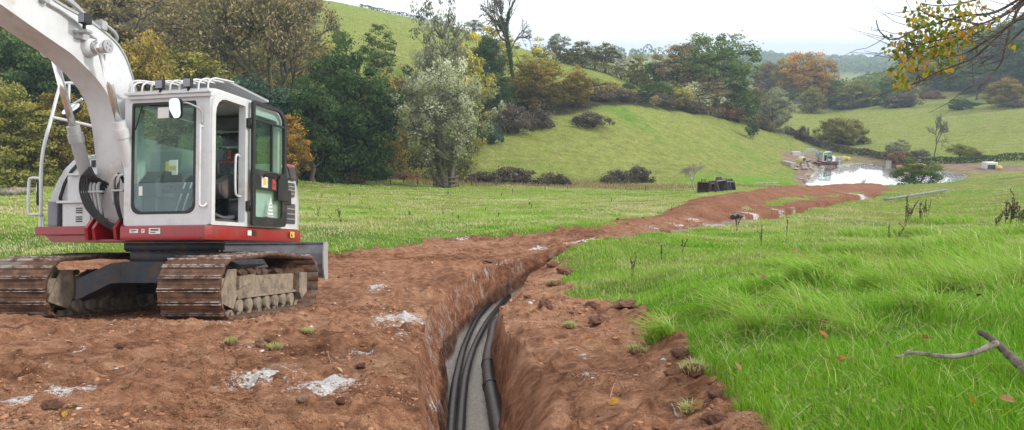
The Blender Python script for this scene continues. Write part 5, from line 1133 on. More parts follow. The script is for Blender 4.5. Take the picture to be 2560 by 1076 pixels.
def blades(R, x, y, z, h, w, tint, lean, la, fan=None):
    n = len(x); a = R.uniform(0, 2 * math.pi, n); cx, sx = np.cos(a) * w * .5, np.sin(a) * w * .5
    la = la + R.normal(0, 1.1, n); lean = np.clip(lean + R.normal(0, .22, n), .05, 1.4); dx, dy = np.cos(la) * lean * h, np.sin(la) * lean * h
    hz_ = h * np.sqrt(np.clip(1 - (lean * .6) ** 2, .15, 1))
    P0 = np.stack([x - cx, y - sx, z - .01], 1); P1 = np.stack([x + cx, y + sx, z - .01], 1)
    M_ = np.stack([x + dx * .35, y + dy * .35, z + hz_ * .6], 1); k = np.stack([cx, sx, 0 * cx], 1) * .75
    T_ = np.stack([x + dx, y + dy, z + hz_ * (1 - .18 * lean)], 1)
    V = np.stack([P0, P1, M_ + k, M_ - k, T_ + k * .15, T_ - k * .15], 1).reshape(-1, 3); b = np.arange(n)[:, None] * 6
    Fc = np.concatenate([b + np.array([[0, 1, 2, 3]]), b + np.array([[3, 2, 4, 5]])], 0); return V, Fc, np.repeat(tint, 6)
def grass(name, seed, n, pxr, Dr, pw, hk, wk, drybias, soilmax=.45, tn=.12):
    R = np.random.default_rng(seed); u = R.random(n); a, b = Dr[0] ** pw, Dr[1] ** pw; D = (a + (b - a) * u) ** (1 / pw)
    px = R.uniform(*pxr, n); x = (px - 1280) / F * (D + .0) * 1.03; keep = np.ones(n, bool)
    s = gval(x, D, GD[3]); A = GD[5]; rd = gval(x, D, A['road']); wd = gval(x, D, A['wood']); tr = gval(x, D, GD[4]); gy = gval(x, D, A['grey'])
    keep &= (s + R.normal(0, .12, n) < soilmax) & (rd < .4) & (tr < .02) & (wd < .6 + R.normal(0, .2, n)) & (gy < .4)
    x, y, px = x[keep], D[keep], px[keep]; m = len(x); z = gval(x, y, GD[2]); s = s[keep]
    cl = fbm(x, y, .55 + .012 * 20, 3, 5); big = fbm(x, y, 2.6, 3, 6); vb = fbm(x, y, 9., 3, 8)
    h = hk * (.55 + .55 * np.clip(cl + .4, 0, 1.2) + .5 * np.clip(big, 0, 1)) * R.uniform(.5, 1.25, m) * (1 - .5 * np.clip(s, 0, 1))
    w = wk * np.maximum(y, 4) * R.uniform(.6, 1.3, m)
    dist = np.clip((y - 5) / 14, 0, 1)
    dry = fbm(x * .6, y, 1.1, 4, 31); tint = .20 + .16 * cl + .30 * dist + drybias + .26 * np.clip(vb + .1 * dist, -.5, 1) + .34 * dist * dry + .22 * np.clip(dry, 0, 1) + R.normal(0, tn, m) + .35 * (R.random(m) < .07 + .12 * dist) * (y < 76)
    la = math.pi * (1.05 + .5 * fbm(x, y, 3., 2, 12)); lean = .45 + .45 * np.clip(big + .3, 0, 1)
    V, Fc, T = blades(R, x, y, z, h, w, np.clip(tint, 0, 1), lean, la); o = npmesh(name, V, Fc, GM, attrs=dict(tint=T)); o['kind'] = 'stuff'; return o
grass('meadow_grass', 1, 360000, (1180, 3150), (2.6, 60), -.15, .095, .0008, .03)
grass('field_grass', 2, 250000, (-500, 2000), (13.5, 78), .3, .095, .0008, .06)
grass('hill_grass', 3, 90000, (850, 2900), (78, 210), .4, .13, .0011, .02, tn=.03)
def tussocks():
    """clumps of long pale grass combed over by the wind"""
    R = np.random.default_rng(44); X = []; Y = []; H_ = []; T = []; LA = []
    spots = [(2400, 705, 150, 1.3), (2320, 640, 110, 1.2), (2470, 660, 130, 1.2), (2030, 740, 60, .8), (2180, 600, 90, 1.), (2500, 600, 80, 1.), (2100, 690, 60, .8), (1840, 800, 50, .7), (2050, 845, 70, .7), (1660, 870, 30, .5), (2350, 560, 80, 1.1), (2200, 760, 50, .7), (1900, 870, 40, .7), (2540, 740, 90, 1.2), (2440, 770, 90, 1.), (2290, 600, 60, .8), (2130, 640, 60, .7), (1950, 680, 50, .6), (2000, 800, 40, .6), (2300, 830, 50, .6), (2150, 880, 40, .5), (2420, 620, 80, 1.)]
    for px, py, r, k in spots:
        c = hit(px, py); rr = r / F * c[1]; n = int(480 * k)
        a = R.uniform(0, 6.28, n); q = rr * np.sqrt(R.random(n)); X.append(c[0] + q * np.cos(a)); Y.append(c[1] + q * np.sin(a) * 1.2); H_.append(R.uniform(.2, .46, n) * (.4 + .6 * k)); T.append(.18 + .50 * R.random(n) + .1 * (q / rr)); LA.append(math.pi * 1.0 + .5 * np.sin(a))
    x = np.concatenate(X); y = np.concatenate(Y); z = gval(x, y, GD[2]); h = np.concatenate(H_); V, Fc, T = blades(R, x, y, z, h, .0014 * y, np.concatenate(T), .95 + 0 * x, np.concatenate(LA))
    o = npmesh('tussock_grass', V, Fc, GM, attrs=dict(tint=T)); o['kind'] = 'stuff'
tussocks()
def rough_weeds():
    R = np.random.default_rng(19); n = 60000; px = R.uniform(700, 2100, n); D = R.uniform(50, 100, n); x = (px - 1280) / F * D; w = gval(x, D, GD[5]['rough']) > .35 + .4 * R.random(n)
    x, y = x[w], D[w]; z = gval(x, y, GD[2]); m = len(x); V, Fc, T = blades(R, x, y, z, R.uniform(.08, .36, m), .06 + 0 * x, .3 + R.random(m) * .5, .25 + 0 * x, 0 * x)
    o = npmesh('dead_weeds', V, Fc, LM['brown'], attrs=dict(tint=T)); o['kind'] = 'stuff'
rough_weeds()
def crumbs():
    """loose crumbs of soil and small stones on the dug ground"""
    R = np.random.default_rng(23); n = 30000; D = (3.0 ** -.3 + (22. ** -.3 - 3. ** -.3) * R.random(n)) ** (1 / -.3); px = R.uniform(-250, 2100, n); x = (px - 1280) / F * D * 1.03
    s = gval(x, D, GD[3]); tr = gval(x, D, GD[4]); ok = (s > .6) & (tr < .02) & (fbm(x, D, .8, 3, 3) + R.normal(0, .25, n) > 0); x, y = x[ok], D[ok]; m = len(x); z = gval(x, y, GD[2])
    ico = bmesh.new(); bmesh.ops.create_icosphere(ico, subdivisions=1, radius=1); IV = np.array([v.co[:] for v in ico.verts]); IF = np.array([[v.index for v in f.verts] for f in ico.faces]); ico.free()
    r = np.minimum(R.exponential(.0052, m) + .003, .026) * np.clip(y / 8, .8, 1.6); V = IV[None] * r[:, None, None] * R.uniform(.6, 1.4, (m, 1, 3)) * (1 + R.normal(0, .34, (m, len(IV), 1))) * np.array([1, 1, .55])
    V = V + np.stack([x, y, z + r * .3], 1)[:, None]; Fc = IF[None] + (np.arange(m) * len(IV))[:, None, None]
    o = npmesh('soil_crumbs', V.reshape(-1, 3), Fc.reshape(-1, 3), CRUMB, attrs=dict(tint=np.repeat(R.random(m), len(IV)))); o['kind'] = 'stuff'
def crumb_mat():
    m, t, b = newmat('crumbled_soil'); c = t.ramp(t.attr('tint'), [(.0, (.10, .043, .022)), (.5, (.34, .165, .09)), (.94, (.42, .21, .12)), (.97, (.50, .42, .36)), (1., (.60, .56, .52))]); t.put(b.inputs['Base Color'], c); b.inputs['Roughness'].default_value = .95; return m
CRUMB = crumb_mat(); crumbs()

def litter():
    """straw, broad leaves and flattened stems among the grass"""
    R = np.random.default_rng(61); n = 13000; D = (2.8 ** -.3 + (30. ** -.3 - 2.8 ** -.3) * R.random(n)) ** (1 / -.3); px = R.uniform(1380, 3000, n); x = (px - 1280) / F * D * 1.03
    ok = (gval(x, D, GD[3]) < .3) & (fbm(x, D, 1.2, 3, 64) + R.normal(0, .3, n) > .1); x, y = x[ok], D[ok]; m = len(x); z = gval(x, y, GD[2]) + R.uniform(.02, .09, m)
    V, Fc, T = blades(R, x, y, z, R.uniform(.06, .2, m), .0007 * np.maximum(y, 4), .55 + .35 * R.random(m), 1.25 + 0 * x, R.uniform(0, 6.28, m)); o = npmesh('straw_litter', V, Fc, GM, attrs=dict(tint=T)); o['kind'] = 'stuff'
    n = 5000; D = (2.8 ** -.3 + (26. ** -.3 - 2.8 ** -.3) * R.random(n)) ** (1 / -.3); px = R.uniform(1380, 3000, n); x = (px - 1280) / F * D * 1.03
    ok = (gval(x, D, GD[3]) < .3) & (fbm(x, D, 1.6, 3, 66) > .12); x, y = x[ok], D[ok]; m = len(x); z = gval(x, y, GD[2]) + R.uniform(.04, .11, m)
    V, Fc, T = leaves_np(R, np.stack([x, y, z], 1), .35 + .3 * R.random(m), .034, 1.6, .45); o = npmesh('meadow_weeds', V, Fc, LM['mid'], attrs=dict(tint=T)); o['kind'] = 'stuff'
litter()
# ---------------------------------------------------------------- pipes in the trench
PIPE = paint('black_plastic_pipe', (.016, .016, .019), .38, dirt=(.13, .105, .085), dirt_amt=.12, dscale=4, var=.1)
_pm = PIPE.node_tree; _t = NT(PIPE)
GREYP = paint('grey_plastic_pipe', (.13, .16, .17), .5, dirt=(.3, .3, .25), dirt_amt=.3)
def trench_pipe(pxs, r, label, off, ext, group=None, coup=()):
    W_ = [hit(a, b, off=-.92 + r + .03, d0=5) for a, b in pxs]; W_ = [Vector(p_) for p_ in W_]
    d = (W_[0] - W_[1]).normalized(); W_.insert(0, W_[0] + d * 1.8); W_.insert(0, W_[0] + d * 3.)
    y = W_[-1].y
    while ext and y < TEND - 1.2:
        y += .5; c = float(xl(y)) * (1 - off) + float(xr(y)) * off; W_.append(Vector((c, y, float(hz(c, y)) - .92 + r + .03)))
    P_ = bez(W_, 8); q = MB(); rads = [r * (1 + .035 * (i % 2)) for i in range(len(P_))]; q.tube(P_, rads, 14)
    root = q.build('duct_pipe', PIPE); tag(root, label, 'pipe', group)
    for s in coup:
        k = min(range(len(P_)), key=lambda i: abs(P_[i].y - s)); a, b = P_[k], P_[k + 1]; dd = (b - a).normalized(); q = MB(); q.tube([a - dd * .05, a - dd * .045, a + dd * .045, a + dd * .05], [r * 1.05, r * 1.16, r * 1.16, r * 1.05], 18); q.build('pipe_coupling', PIPE, root)
trench_pipe([(1126, 1076), (1133, 1000), (1143, 935), (1163, 860), (1196, 792), (1238, 748), (1280, 720), (1294, 711)], .050, 'black pipe lying furthest left in the trench, against the wall', .30, True, 'black pipes laid in the trench')
trench_pipe([(1150, 1076), (1156, 1000), (1166, 930), (1186, 866), (1219, 803), (1258, 756), (1291, 724), (1301, 715)], .050, 'black pipe lying right beside the leftmost one in the trench', .52, True, 'black pipes laid in the trench')
trench_pipe([(1248, 1076), (1235, 1010), (1223, 945), (1220, 895), (1228, 850), (1241, 805)], .085, 'thickest black pipe, alone on the right side of the trench', .86, True, 'black pipes laid in the trench', (9.0, 10.7))
# ---------------------------------------------------------------- timber tree guard
WOODM = paint('weathered_timber', (.20, .155, .105), .9, dirt=(.08, .06, .04), dirt_amt=.4, var=.3)
def guard():
    g = on(1115, 64.5); z = gz(g[0], g[1]); root = empty('tree_guard', (g[0], g[1], z), .2, 'round timber post and rail guard at the foot of the silver willow', 'fence'); n = 8; R_ = 1.0
    for k in range(n):
        a = 2 * math.pi * k / n; b = 2 * math.pi * (k + 1) / n; q = MB(); q.box((R_ * math.cos(a) - .05, R_ * math.sin(a) - .05, -.2), (R_ * math.cos(a) + .05, R_ * math.sin(a) + .05, 1.08)); q.build('post', WOODM, root)
        for h in (.25, .58, .92):
            q = MB(); q.tube([(R_ * math.cos(a), R_ * math.sin(a), h), (R_ * math.cos(b), R_ * math.sin(b), h + .02)], .05, 6); q.build('rail', WOODM, root)
guard()
# ---------------------------------------------------------------- digger buckets on the grass
BKT = paint('bucket_dark_steel', (.085, .10, .13), .5, dirt=(.15, .08, .05), dirt_amt=.5, dscale=3); BKR = paint('bucket_rusty_steel', (.11, .06, .04), .8, dirt=(.05, .045, .045), dirt_amt=.4, dscale=3)
def bucket(px, D, w, rz, mat, label, s=1.):
    g = on(px, D); z = gz(g[0], g[1]); root = empty('digger_bucket', (g[0], g[1], z - .03), math.radians(rz), label, 'bucket', 'digger buckets standing in a row on the grass'); root.scale = (s, s, s)
    prof = [(-.42, 0), (-.48, .25), (-.40, .55), (-.15, .82), (.15, .88), (.22, .80), (-.05, .70), (-.25, .48), (-.33, .25), (-.30, .06), (.42, .05), (.5, .0)]
    q = MB(); q.prism(prof, -w / 2, w / 2, 'x'); q.build('bucket_shell', mat, root)
    side = [(-.46, .02), (-.47, .3), (-.38, .58), (-.1, .84), (.2, .86), (.52, .02)]
    for x in (-w / 2 - .02, w / 2): q = MB(); q.prism(side, x, x + .02, 'x'); q.build('side_plate', mat, root)
    for x in (-.14, .10): q = MB(); q.prism([(-.25, .78), (-.2, 1.0), (-.05, 1.06), (.12, 1.0), (.15, .85)], x, x + .04, 'x'); q.build('hanger_ear', mat, root)
    q = MB(); q.cyl((-.16, -.05, .96), (.16, -.05, .96), .035, 8); q.build('hanger_pin', BKT, root)
    q = MB(); q.box((-w / 2, .48, -.01), (w / 2, .56, .03)); q.build('cutting_edge', mat, root)
bucket(1757, 57, .78, 170, BKR, 'rust brown bucket at the left end of the bucket row'); bucket(1777, 58, .35, 200, BKR, 'narrow rusty bucket second from the left', .85)
bucket(1797, 58.5, .95, 215, BKT, 'largest dark blue bucket in the middle of the row', 1.1); bucket(1812, 60, .5, 215, BKT, 'dark bucket just right of the largest one', 1.0); bucket(1825, 61, .4, 205, BKT, 'narrow dark bucket at the right end of the row')
# ---------------------------------------------------------------- loose pipes
def lying(name, a, b, r, mat, label, cat='pipe', lift=0.):
    A = hit(*a); B = hit(*b); n = 8; pts = []
    for k in range(n + 1): x = A[0] + (B[0] - A[0]) * k / n; y = A[1] + (B[1] - A[1]) * k / n; pts.append(Vector((x, y, gz(x, y) + r * .8 + lift)))
    zs = [(pts[0].z * (n - k) + pts[-1].z * k) / n for k in range(n + 1)]; up_ = max(p_.z - z for p_, z in zip(pts, zs)); pts = [Vector((p_.x, p_.y, z + max(0, up_) * .9)) for p_, z in zip(pts, zs)]
    q = MB(); q.tube(pts, r, 12); return tag(q.build(name, mat), label, cat)
lying('grey_pipe', (2212, 512), (2366, 484), .075, GREYP, 'long grey pipe lying on the grass slope on the right', lift=.12)
lying('short_pipe', (1831, 547), (1843, 543), .085, PIPE, 'short black pipe with a hollow end on the red track'); lying('short_pipe', (1844, 547), (1856, 544), .055, PIPE, 'thin black pipe piece touching the hollow one on the red track')
# ---------------------------------------------------------------- stones, clods
STONE = paint('pale_stone', (.42, .39, .34), .9, dirt=(.22, .17, .13), dirt_amt=.5, var=.2, bump=.5, bscale=20); STONED = paint('dark_clod', (.17, .080, .048), .95, dirt=(.28, .14, .085), dirt_amt=.5, var=.4, bump=1., bscale=30)
STONET = paint('tan_stone', (.27, .17, .11), .9, dirt=(.18, .09, .055), dirt_amt=.5, var=.2, bump=.5, bscale=20); STONEW = paint('white_stone', (.58, .56, .54), .8, var=.1)
def rock_mesh(seed, ang=.25, sub=3):
    R = random.Random(seed); b = bmesh.new(); bmesh.ops.create_icosphere(b, subdivisions=sub, radius=1); pl = []
    for _ in range(9): v = Vector((R.gauss(0, 1), R.gauss(0, 1), R.gauss(0, 1))).normalized(); pl.append((v, R.uniform(.55, .92)))
    from mathutils import noise
    for v in b.verts:
        p_ = v.co.copy()
        for n_, d_ in pl:
            k = p_.dot(n_)
            if k > d_: p_ -= n_ * (k - d_)
        p_ += v.co * (noise.noise(v.co * 2.2 + Vector((seed, 0, 0))) * ang + noise.noise(v.co * 6 + Vector((0, seed, 0))) * ang * .35); v.co = p_
    me = bpy.data.meshes.new('rock'); b.to_mesh(me); b.free(); me.materials.append(None); return me
RK = [rock_mesh(i + 1) for i in range(6)]; RKC = [rock_mesh(i + 20, .32) for i in range(4)]
def rock(name, pos, s, mat, label, cat, group=None, clod=False, sink=.25, rz=None):
    o = bpy.data.objects.new(name, rnd.choice(RKC if clod else RK)); link(o); o.material_slots[0].link = 'OBJECT'; o.material_slots[0].material = mat
    o.location = (pos[0], pos[1], gz(pos[0], pos[1]) + s[2] * (1 - sink * 2)); o.scale = s; o.rotation_euler = (rnd.uniform(-.15, .15), rnd.uniform(-.15, .15), rnd.uniform(0, 6.28) if rz is None else rz); return tag(o, label, cat, group)
def prock(px, py, w, h, mat, label, clod=False, name='stone', cat='stone', group=None, rz=0.):
    g = hit(px, py + h * .5); r = w / F * g[1] / 2; return rock(name, (g[0], g[1] + r * .4), (r, r * .75, h / F * g[1] / 2 * 1.1), mat, label, cat, group, clod, .15, rz)
for a in [(1366, 764, 42, 30, STONED, 'big dark clod of soil on the right bank of the trench', True, 'clod', 'clod'), (1327, 761, 15, 9, STONEW, 'small white stone left of the big dark clod'), (650, 857, 36, 34, STONET, 'upright tan stone in front of the near excavator track'), (676, 853, 40, 26, STONED, 'dark clod touching the upright tan stone', True, 'clod', 'clod'),
          (755, 1000, 46, 20, STONET, 'flat tan stone below the white lime patches'), (850, 1008, 28, 28, STONED, 'round dark clod near the bottom edge left of the trench', True, 'clod', 'clod'), (1220, 648, 28, 9, STONED, 'dark clod on the far rim of the trench bend', True, 'clod', 'clod'), (1662, 582, 34, 11, STONED, 'dark slab of soil on the grey strip of the track', True, 'clod', 'clod'),
          (355, 814, 26, 10, STONET, 'flat stone in front of the near track corner'), (190, 1024, 26, 16, STONET, 'tan stone right of the lime patch at the bottom left'), (128, 1027, 60, 26, STONED, 'broad low clod under the lime patch at the bottom left', True, 'clod', 'clod'), (1318, 745, 20, 12, STONED, 'small dark clod left of the big dark clod', True, 'clod', 'clod'),
          (1380, 668, 30, 18, STONED, 'dark clod at the turf edge near the trench bend', True, 'clod', 'clod'), (1412, 682, 44, 26, STONED, 'large clod at the turf edge near the trench bend', True, 'clod', 'clod'), (700, 1050, 30, 12, STONET, 'flat brown stone at the bottom edge'), (900, 925, 30, 18, STONED, 'dark clod beside the lime patch', True, 'clod', 'clod'),
          (560, 870, 30, 16, STONED, 'dark clod on the track marks', True, 'clod', 'clod'), (300, 905, 34, 14, STONED, 'low clod in the middle of the red soil', True, 'clod', 'clod'), (1500, 800, 60, 30, STONED, 'earth lump at the edge of the turf', True, 'clod', 'clod'), (1560, 775, 70, 26, STONED, 'long earth lump at the edge of the turf', True, 'clod', 'clod'),
          (1480, 765, 50, 30, STONED, 'earth lump at the corner of the turf edge', True, 'clod', 'clod'), (1700, 900, 50, 34, STONED, 'crumbling lump of earth near the turf clod', True, 'clod', 'clod'), (1690, 935, 60, 30, STONED, 'lump of earth touching the lower turf clod', True, 'clod', 'clod'), (1790, 1000, 46, 26, STONED, 'earth lump at the lower turf edge', True, 'clod', 'clod'),
          (1790, 1045, 76, 34, STONED, 'long earth lump at the bottom right of the soil', True, 'clod', 'clod'), (1245, 1020, 12, 10, STONEW, 'small white pebble below the right pipe'), (770, 735, 14, 6, STONEW, 'white pebble right of the near track'), (1545, 558, 12, 8, STONED, 'dark clod on the grass beyond the track', True, 'clod', 'clod'), (1608, 553, 9, 6, STONED, 'tiny clod on the grass beyond the track', True, 'clod', 'clod')]:
    prock(*a)
# turf clods with their own grass
def turf(px, py, w, label):
    g = hit(px, py); r = w / F * g[1] / 2; R = np.random.default_rng(int(px)); root = empty('turf_clod', (g[0], g[1], gz(g[0], g[1])), 0, label, 'turf')
    o = bpy.data.objects.new('earth', RKC[int(px) % 4]); link(o, root); o.material_slots[0].link = 'OBJECT'; o.material_slots[0].material = STONED; o.scale = (r, r * .7, r * .5); o.location = (0, 0, r * .2)
    n = int(90 + r * 900); a = R.uniform(0, 6.28, n); q = np.sqrt(R.random(n)) * r; x = q * np.cos(a); y = q * np.sin(a) * .7; z = r * .2 + r * .42 * np.sqrt(np.clip(1 - (q / r) ** 2, 0, 1))
    V, Fc, T = blades(R, x, y, z, R.uniform(.015, .06, n) * (1 + r), .004 + 0 * x, .35 + .5 * R.random(n), 1.0 + 0 * x, a); npmesh('grass_tuft', V, Fc, GM, root, attrs=dict(tint=.45 + .6 * T))
turf(1645, 868, 90, 'largest grassy turf clod on the soil at the right'); turf(1592, 895, 50, 'grassy turf clod just left of the largest one'); turf(1424, 822, 34, 'small turf clod on the bare right bank of the trench'); turf(1735, 955, 80, 'turf clod at the turf edge below the largest one')
turf(578, 865, 34, 'grass sprig on the red soil left of the upright tan stone'); turf(690, 880, 36, 'grass sprig below the dark clod on the red soil'); turf(770, 842, 30, 'flat grass sprig right of the near track'); turf(1385, 715, 40, 'turf clod on the rim near the trench bend'); turf(1640, 700, 10, 'tiny turf sprig in the grass edge'); turf(1725, 1035, 50, 'turf clod near the bottom edge of the soil')
# ---------------------------------------------------------------- fallen leaves
LEAFC = {k: paint('fallen_leaf_' + k, tuple(min(.8, q * 1.25) for q in c), .6, var=.25, dirt=d, dirt_amt=.4, dscale=30) for k, c, d in [('yellow', (.55, .36, .04), (.30, .13, .03)), ('tan', (.42, .25, .10), (.2, .1, .04)), ('orange', (.50, .20, .04), (.2, .08, .03)), ('brown', (.22, .11, .05), (.10, .05, .03)), ('cream', (.60, .50, .28), (.4, .25, .1))]}
def leaf_mesh():
    pts = []; n = 7
    b = bmesh.new(); rows = []
    for i in range(n):
        t = i / (n - 1); w = .42 * math.sin(math.pi * min(1, t * .93 + .05)) ** .7; y = t - .5
        rows.append([b.verts.new((s * w, y, .12 * abs(s) + .16 * math.sin(t * 3.) * (1 - abs(s) * .3))) for s in (-1, -.5, 0, .5, 1)])
    for r0, r1 in zip(rows, rows[1:]):
        for k in range(4): b.faces.new((r0[k], r0[k + 1], r1[k + 1], r1[k]))
    bmesh.ops.solidify(b, geom=b.faces[:], thickness=.015)
    me = bpy.data.meshes.new('leaf'); b.to_mesh(me); b.free(); me.materials.append(None); return me
LFM = leaf_mesh()
for (px, py, w, c, lb) in [(1535, 990, 26, 'yellow', 'yellow leaf on the bare soil near the bottom edge'), (1470, 843, 12, 'orange', 'small orange leaf on the bare right bank'), (1745, 1010, 34, 'tan', 'long tan leaf beside the bottom turf edge'), (1785, 945, 20, 'tan', 'tan leaf at the turf edge'), (1840, 952, 26, 'tan', 'broad tan leaf in the grass just right of the turf edge'), (1903, 735, 16, 'tan', 'tan leaf in the middle grass'), (1898, 783, 16, 'brown', 'brown leaf in the middle grass below the tan one'),
        (2055, 845, 26, 'brown', 'curled brown leaf in the lush grass left of the branch'), (2053, 880, 28, 'orange', 'orange brown leaf below the curled brown one'), (2310, 908, 28, 'tan', 'tan leaf right under the fallen branch'), (2418, 1057, 30, 'yellow', 'yellow leaf at the bottom edge under the branch'), (2510, 1062, 34, 'tan', 'tan leaf at the bottom right corner'), (2100, 942, 22, 'orange', 'orange leaf in the lush grass at the bottom'), (2062, 943, 16, 'orange', 'small orange leaf left of another at the bottom'), (2128, 955, 18, 'brown', 'brown leaf in the lush grass at the bottom'),
        (2185, 712, 16, 'orange', 'orange leaf in front of the long pale tussock'), (1580, 770, 10, 'yellow', 'tiny yellow leaf on the turf edge'), (1380, 742, 12, 'yellow', 'yellow leaf beside the big dark clod'), (1220, 1030, 10, 'yellow', 'small yellow leaf on the sand between the pipes'), (1318, 1043, 12, 'yellow', 'yellow leaf on the right wall of the trench'), (598, 1003, 16, 'cream', 'cream leaf on the track marks in the soil'), (160, 1023, 18, 'yellow', 'yellow leaf beside the broad clod at bottom left'), (108, 836, 14, 'cream', 'cream leaf in front of the far track'), (848, 928, 18, 'cream', 'cream leaf near the thin root on the soil'), (1505, 1075 - 12, 12, 'brown', 'brown leaf low on the bare soil'), (1995, 960, 16, 'brown', 'brown leaf near the lower turf'), (2440, 800, 14, 'brown', 'brown leaf behind the fork of the branch'), (1700, 705, 12, 'tan', 'tan leaf in the grass above the turf edge'), (2230, 770, 12, 'orange', 'small orange leaf in the grass left of the tussock'), (1985, 640, 12, 'orange', 'orange leaf high on the grass slope')]:
    D0 = hit(px, py, .05); s = w / F * D0[1]; o = bpy.data.objects.new('fallen_leaf', LFM); link(o); o.material_slots[0].link = 'OBJECT'; o.material_slots[0].material = LEAFC[c]; o.scale = (s, s * 1.2, s)
    ing = px > 1560 and py < 1076; o.location = (D0[0], D0[1], gz(D0[0], D0[1]) + (.09 if ing and c != 'x' and px > 1800 else .012)); o.rotation_euler = (rnd.uniform(-.5, .5) - .5, rnd.uniform(-.5, .5), rnd.uniform(0, 6.28)); tag(o, lb, 'leaf', 'fallen leaves')
if 1:  # the yellow leaves in the trench lie deeper
    pass
# ---------------------------------------------------------------- branch and roots
BR = paint('fallen_branch_bark', (.40, .35, .28), .85, dirt=(.07, .05, .04), dirt_amt=.5, dscale=9, var=.3, bump=.6, bscale=40); BRD = paint('dark_branch_bark', (.08, .06, .048), .9, dirt=(.2, .17, .13), dirt_amt=.3, dscale=12, var=.3, bump=.8, bscale=40)
def branch_on_grass():
    def w(px, py, D): return Vector(at(px, py, D))
    D = hit(2400, 900)[1] * .86; root = empty('fallen_branch', tuple(w(2440, 880, D)), 0, 'pale forked dead branch lying on the lush grass at the right', 'branch'); O_ = root.location
    A = [(2238, 893, D), (2262, 888, D), (2275, 882, D), (2300, 884, D - .02), (2345, 890, D - .05), (2395, 891, D - .08), (2440, 880, D - .1), (2475, 866, D - .1), (2492, 858, D - .08)]
    q = MB(); P_ = bez([w(*a) - O_ for a in A], 4); n = len(P_); q.tube(P_, [.007 + .010 * (i / n) + .002 * math.sin(i * 1.7) for i in range(n)], 8); q.tube([w(2262, 888, D) - O_, w(2268, 880, D - .01) - O_, w(2272, 876, D) - O_], [.008, .007, .004], 6); q.build('pale_limb', BR, root)
    B = [(2448, 830, D + .1), (2470, 842, D + .04), (2492, 858, D - .05), (2520, 885, D - .15), (2545, 908, D - .25), (2600, 960, D - .4)]
    q = MB(); P_ = bez([w(*a) - O_ for a in B], 4); n = len(P_); q.tube(P_, [.014 + .010 * (i / n) + .003 * math.sin(i * 2.1) for i in range(n)], 8); q.build('dark_limb', BRD, root)
branch_on_grass()
def root_on(pts, r, label, mat=BR, name='root'):
    P_ = []
    for a, b in pts: h = hit(a, b); P_.append(Vector((h[0], h[1], gz(h[0], h[1]) + r * .6)))
    P_ = bez(P_, 4); q = MB(); n = len(P_); q.tube(P_, [r * (1 - .6 * i / n) for i in range(n)], 6); tag(q.build(name, mat), label, 'root')
ROOTM = paint('thin_root', (.30, .17, .105), .9, var=.2)
root_on([(1700, 1050), (1690, 1030), (1683, 1012), (1675, 997)], .010, 'thick pale root lying on the soil near the bottom edge'); root_on([(1521, 1010), (1526, 985), (1540, 965), (1560, 970), (1565, 990), (1555, 995)], .005, 'thin curling root around the yellow leaf', ROOTM); root_on([(820, 890), (826, 905), (832, 925), (880, 932)], .006, 'thin bent root on the red soil near the lime patches', ROOTM)
root_on([(1410, 880), (1440, 872), (1480, 874)], .006, 'thin straight root on the right bank', ROOTM); root_on([(1620, 1060), (1640, 1045), (1665, 1038), (1672, 1055)], .005, 'thin hooked root left of the thick pale one', ROOTM)
for k, (py, x0) in enumerate([(930, 1330), (1000, 1300), (960, 1350), (880, 1300), (1040, 1360), (850, 1285), (910, 1300), (985, 1400), (820, 1275)]):
    # roots hanging out of the trench wall
    h = hit(x0, py - 20); y = h[1]; x = float(xr(y)) - .03; zt = gz(x + .06, y) - .1 - .12 * (k % 3); L_ = .18 + .06 * (k % 4); q = MB(); P_ = bez([(x + .05, y, zt + .03), (x - .03, y - .05, zt), (x - .05, y - .12, zt - L_ * .5), (x - .04 - .02 * (k % 3), y - .18, zt - L_)], 4); n = len(P_); q.tube(P_, [.0028 * (1 - .6 * i / n) for i in range(n)], 5); tag(q.build('hanging_root', ROOTM), 'thin root hanging out of the right wall of the trench', 'root', 'roots hanging from the trench wall')
# ---------------------------------------------------------------- dock stalks
DOCK = paint('dead_dock_stalk', (.075, .040, .024), .9, var=.4); 
R_0 = random.Random(12)
def dock(px, py, hp, label, n=3, dead=True):
    g = hit(px, py); h = hp / F * g[1]; R = np.random.default_rng(int(px * 3 + py)); root = empty('dock_stalk', (g[0], g[1], gz(g[0], g[1])), 0, label, 'weed', 'dead dock stalks in the grass'); sg = []; c = []
    for k in range(n):
        hh = h * (1 if k == 0 else R.uniform(.5, .9)); d = R.normal(size=2) * .16 * hh; sp_ = R.normal(size=2) * .06 * h; p0 = np.array([sp_[0], sp_[1], -.03])
        for i in range(6):
            p1 = np.array([sp_[0] + d[0] * ((i + 1) / 6) ** 1.5, sp_[1] + d[1] * ((i + 1) / 6) ** 1.5, hh * (i + 1) / 6]); sg.append((p0, p1, max(.004, g[1] * .00028), max(.003, g[1] * .00024)))
            if i > 1 and R.random() < .7: e = p1 + R.normal(size=3) * np.array([.07, .07, .0]) * h / .8 + np.array([0, 0, .16 * hh]); sg.append((p1, e, max(.004, g[1] * .0003), .003)); c.append(p1 + (e - p1) * R.random((14, 1)) + R.normal(size=(14, 3)) * .012 * h)
            if i > 2: c.append(p1 + (p0 - p1) * R.random((16, 1)) + R.normal(size=(16, 3)) * .016 * h)
            p0 = p1
    V, Fc = tubes_np(sg, 4); npmesh('stalk', V, Fc, DOCK, root); c = np.concatenate(c); V, Fc, T = leaves_np(R, c, .2 + .4 * R.random(len(c)), max(.02, .045 * h), .2, .8); npmesh('seed_head', V, Fc, LM['purple'] if dead else LM['mid'], root, attrs=dict(tint=T))
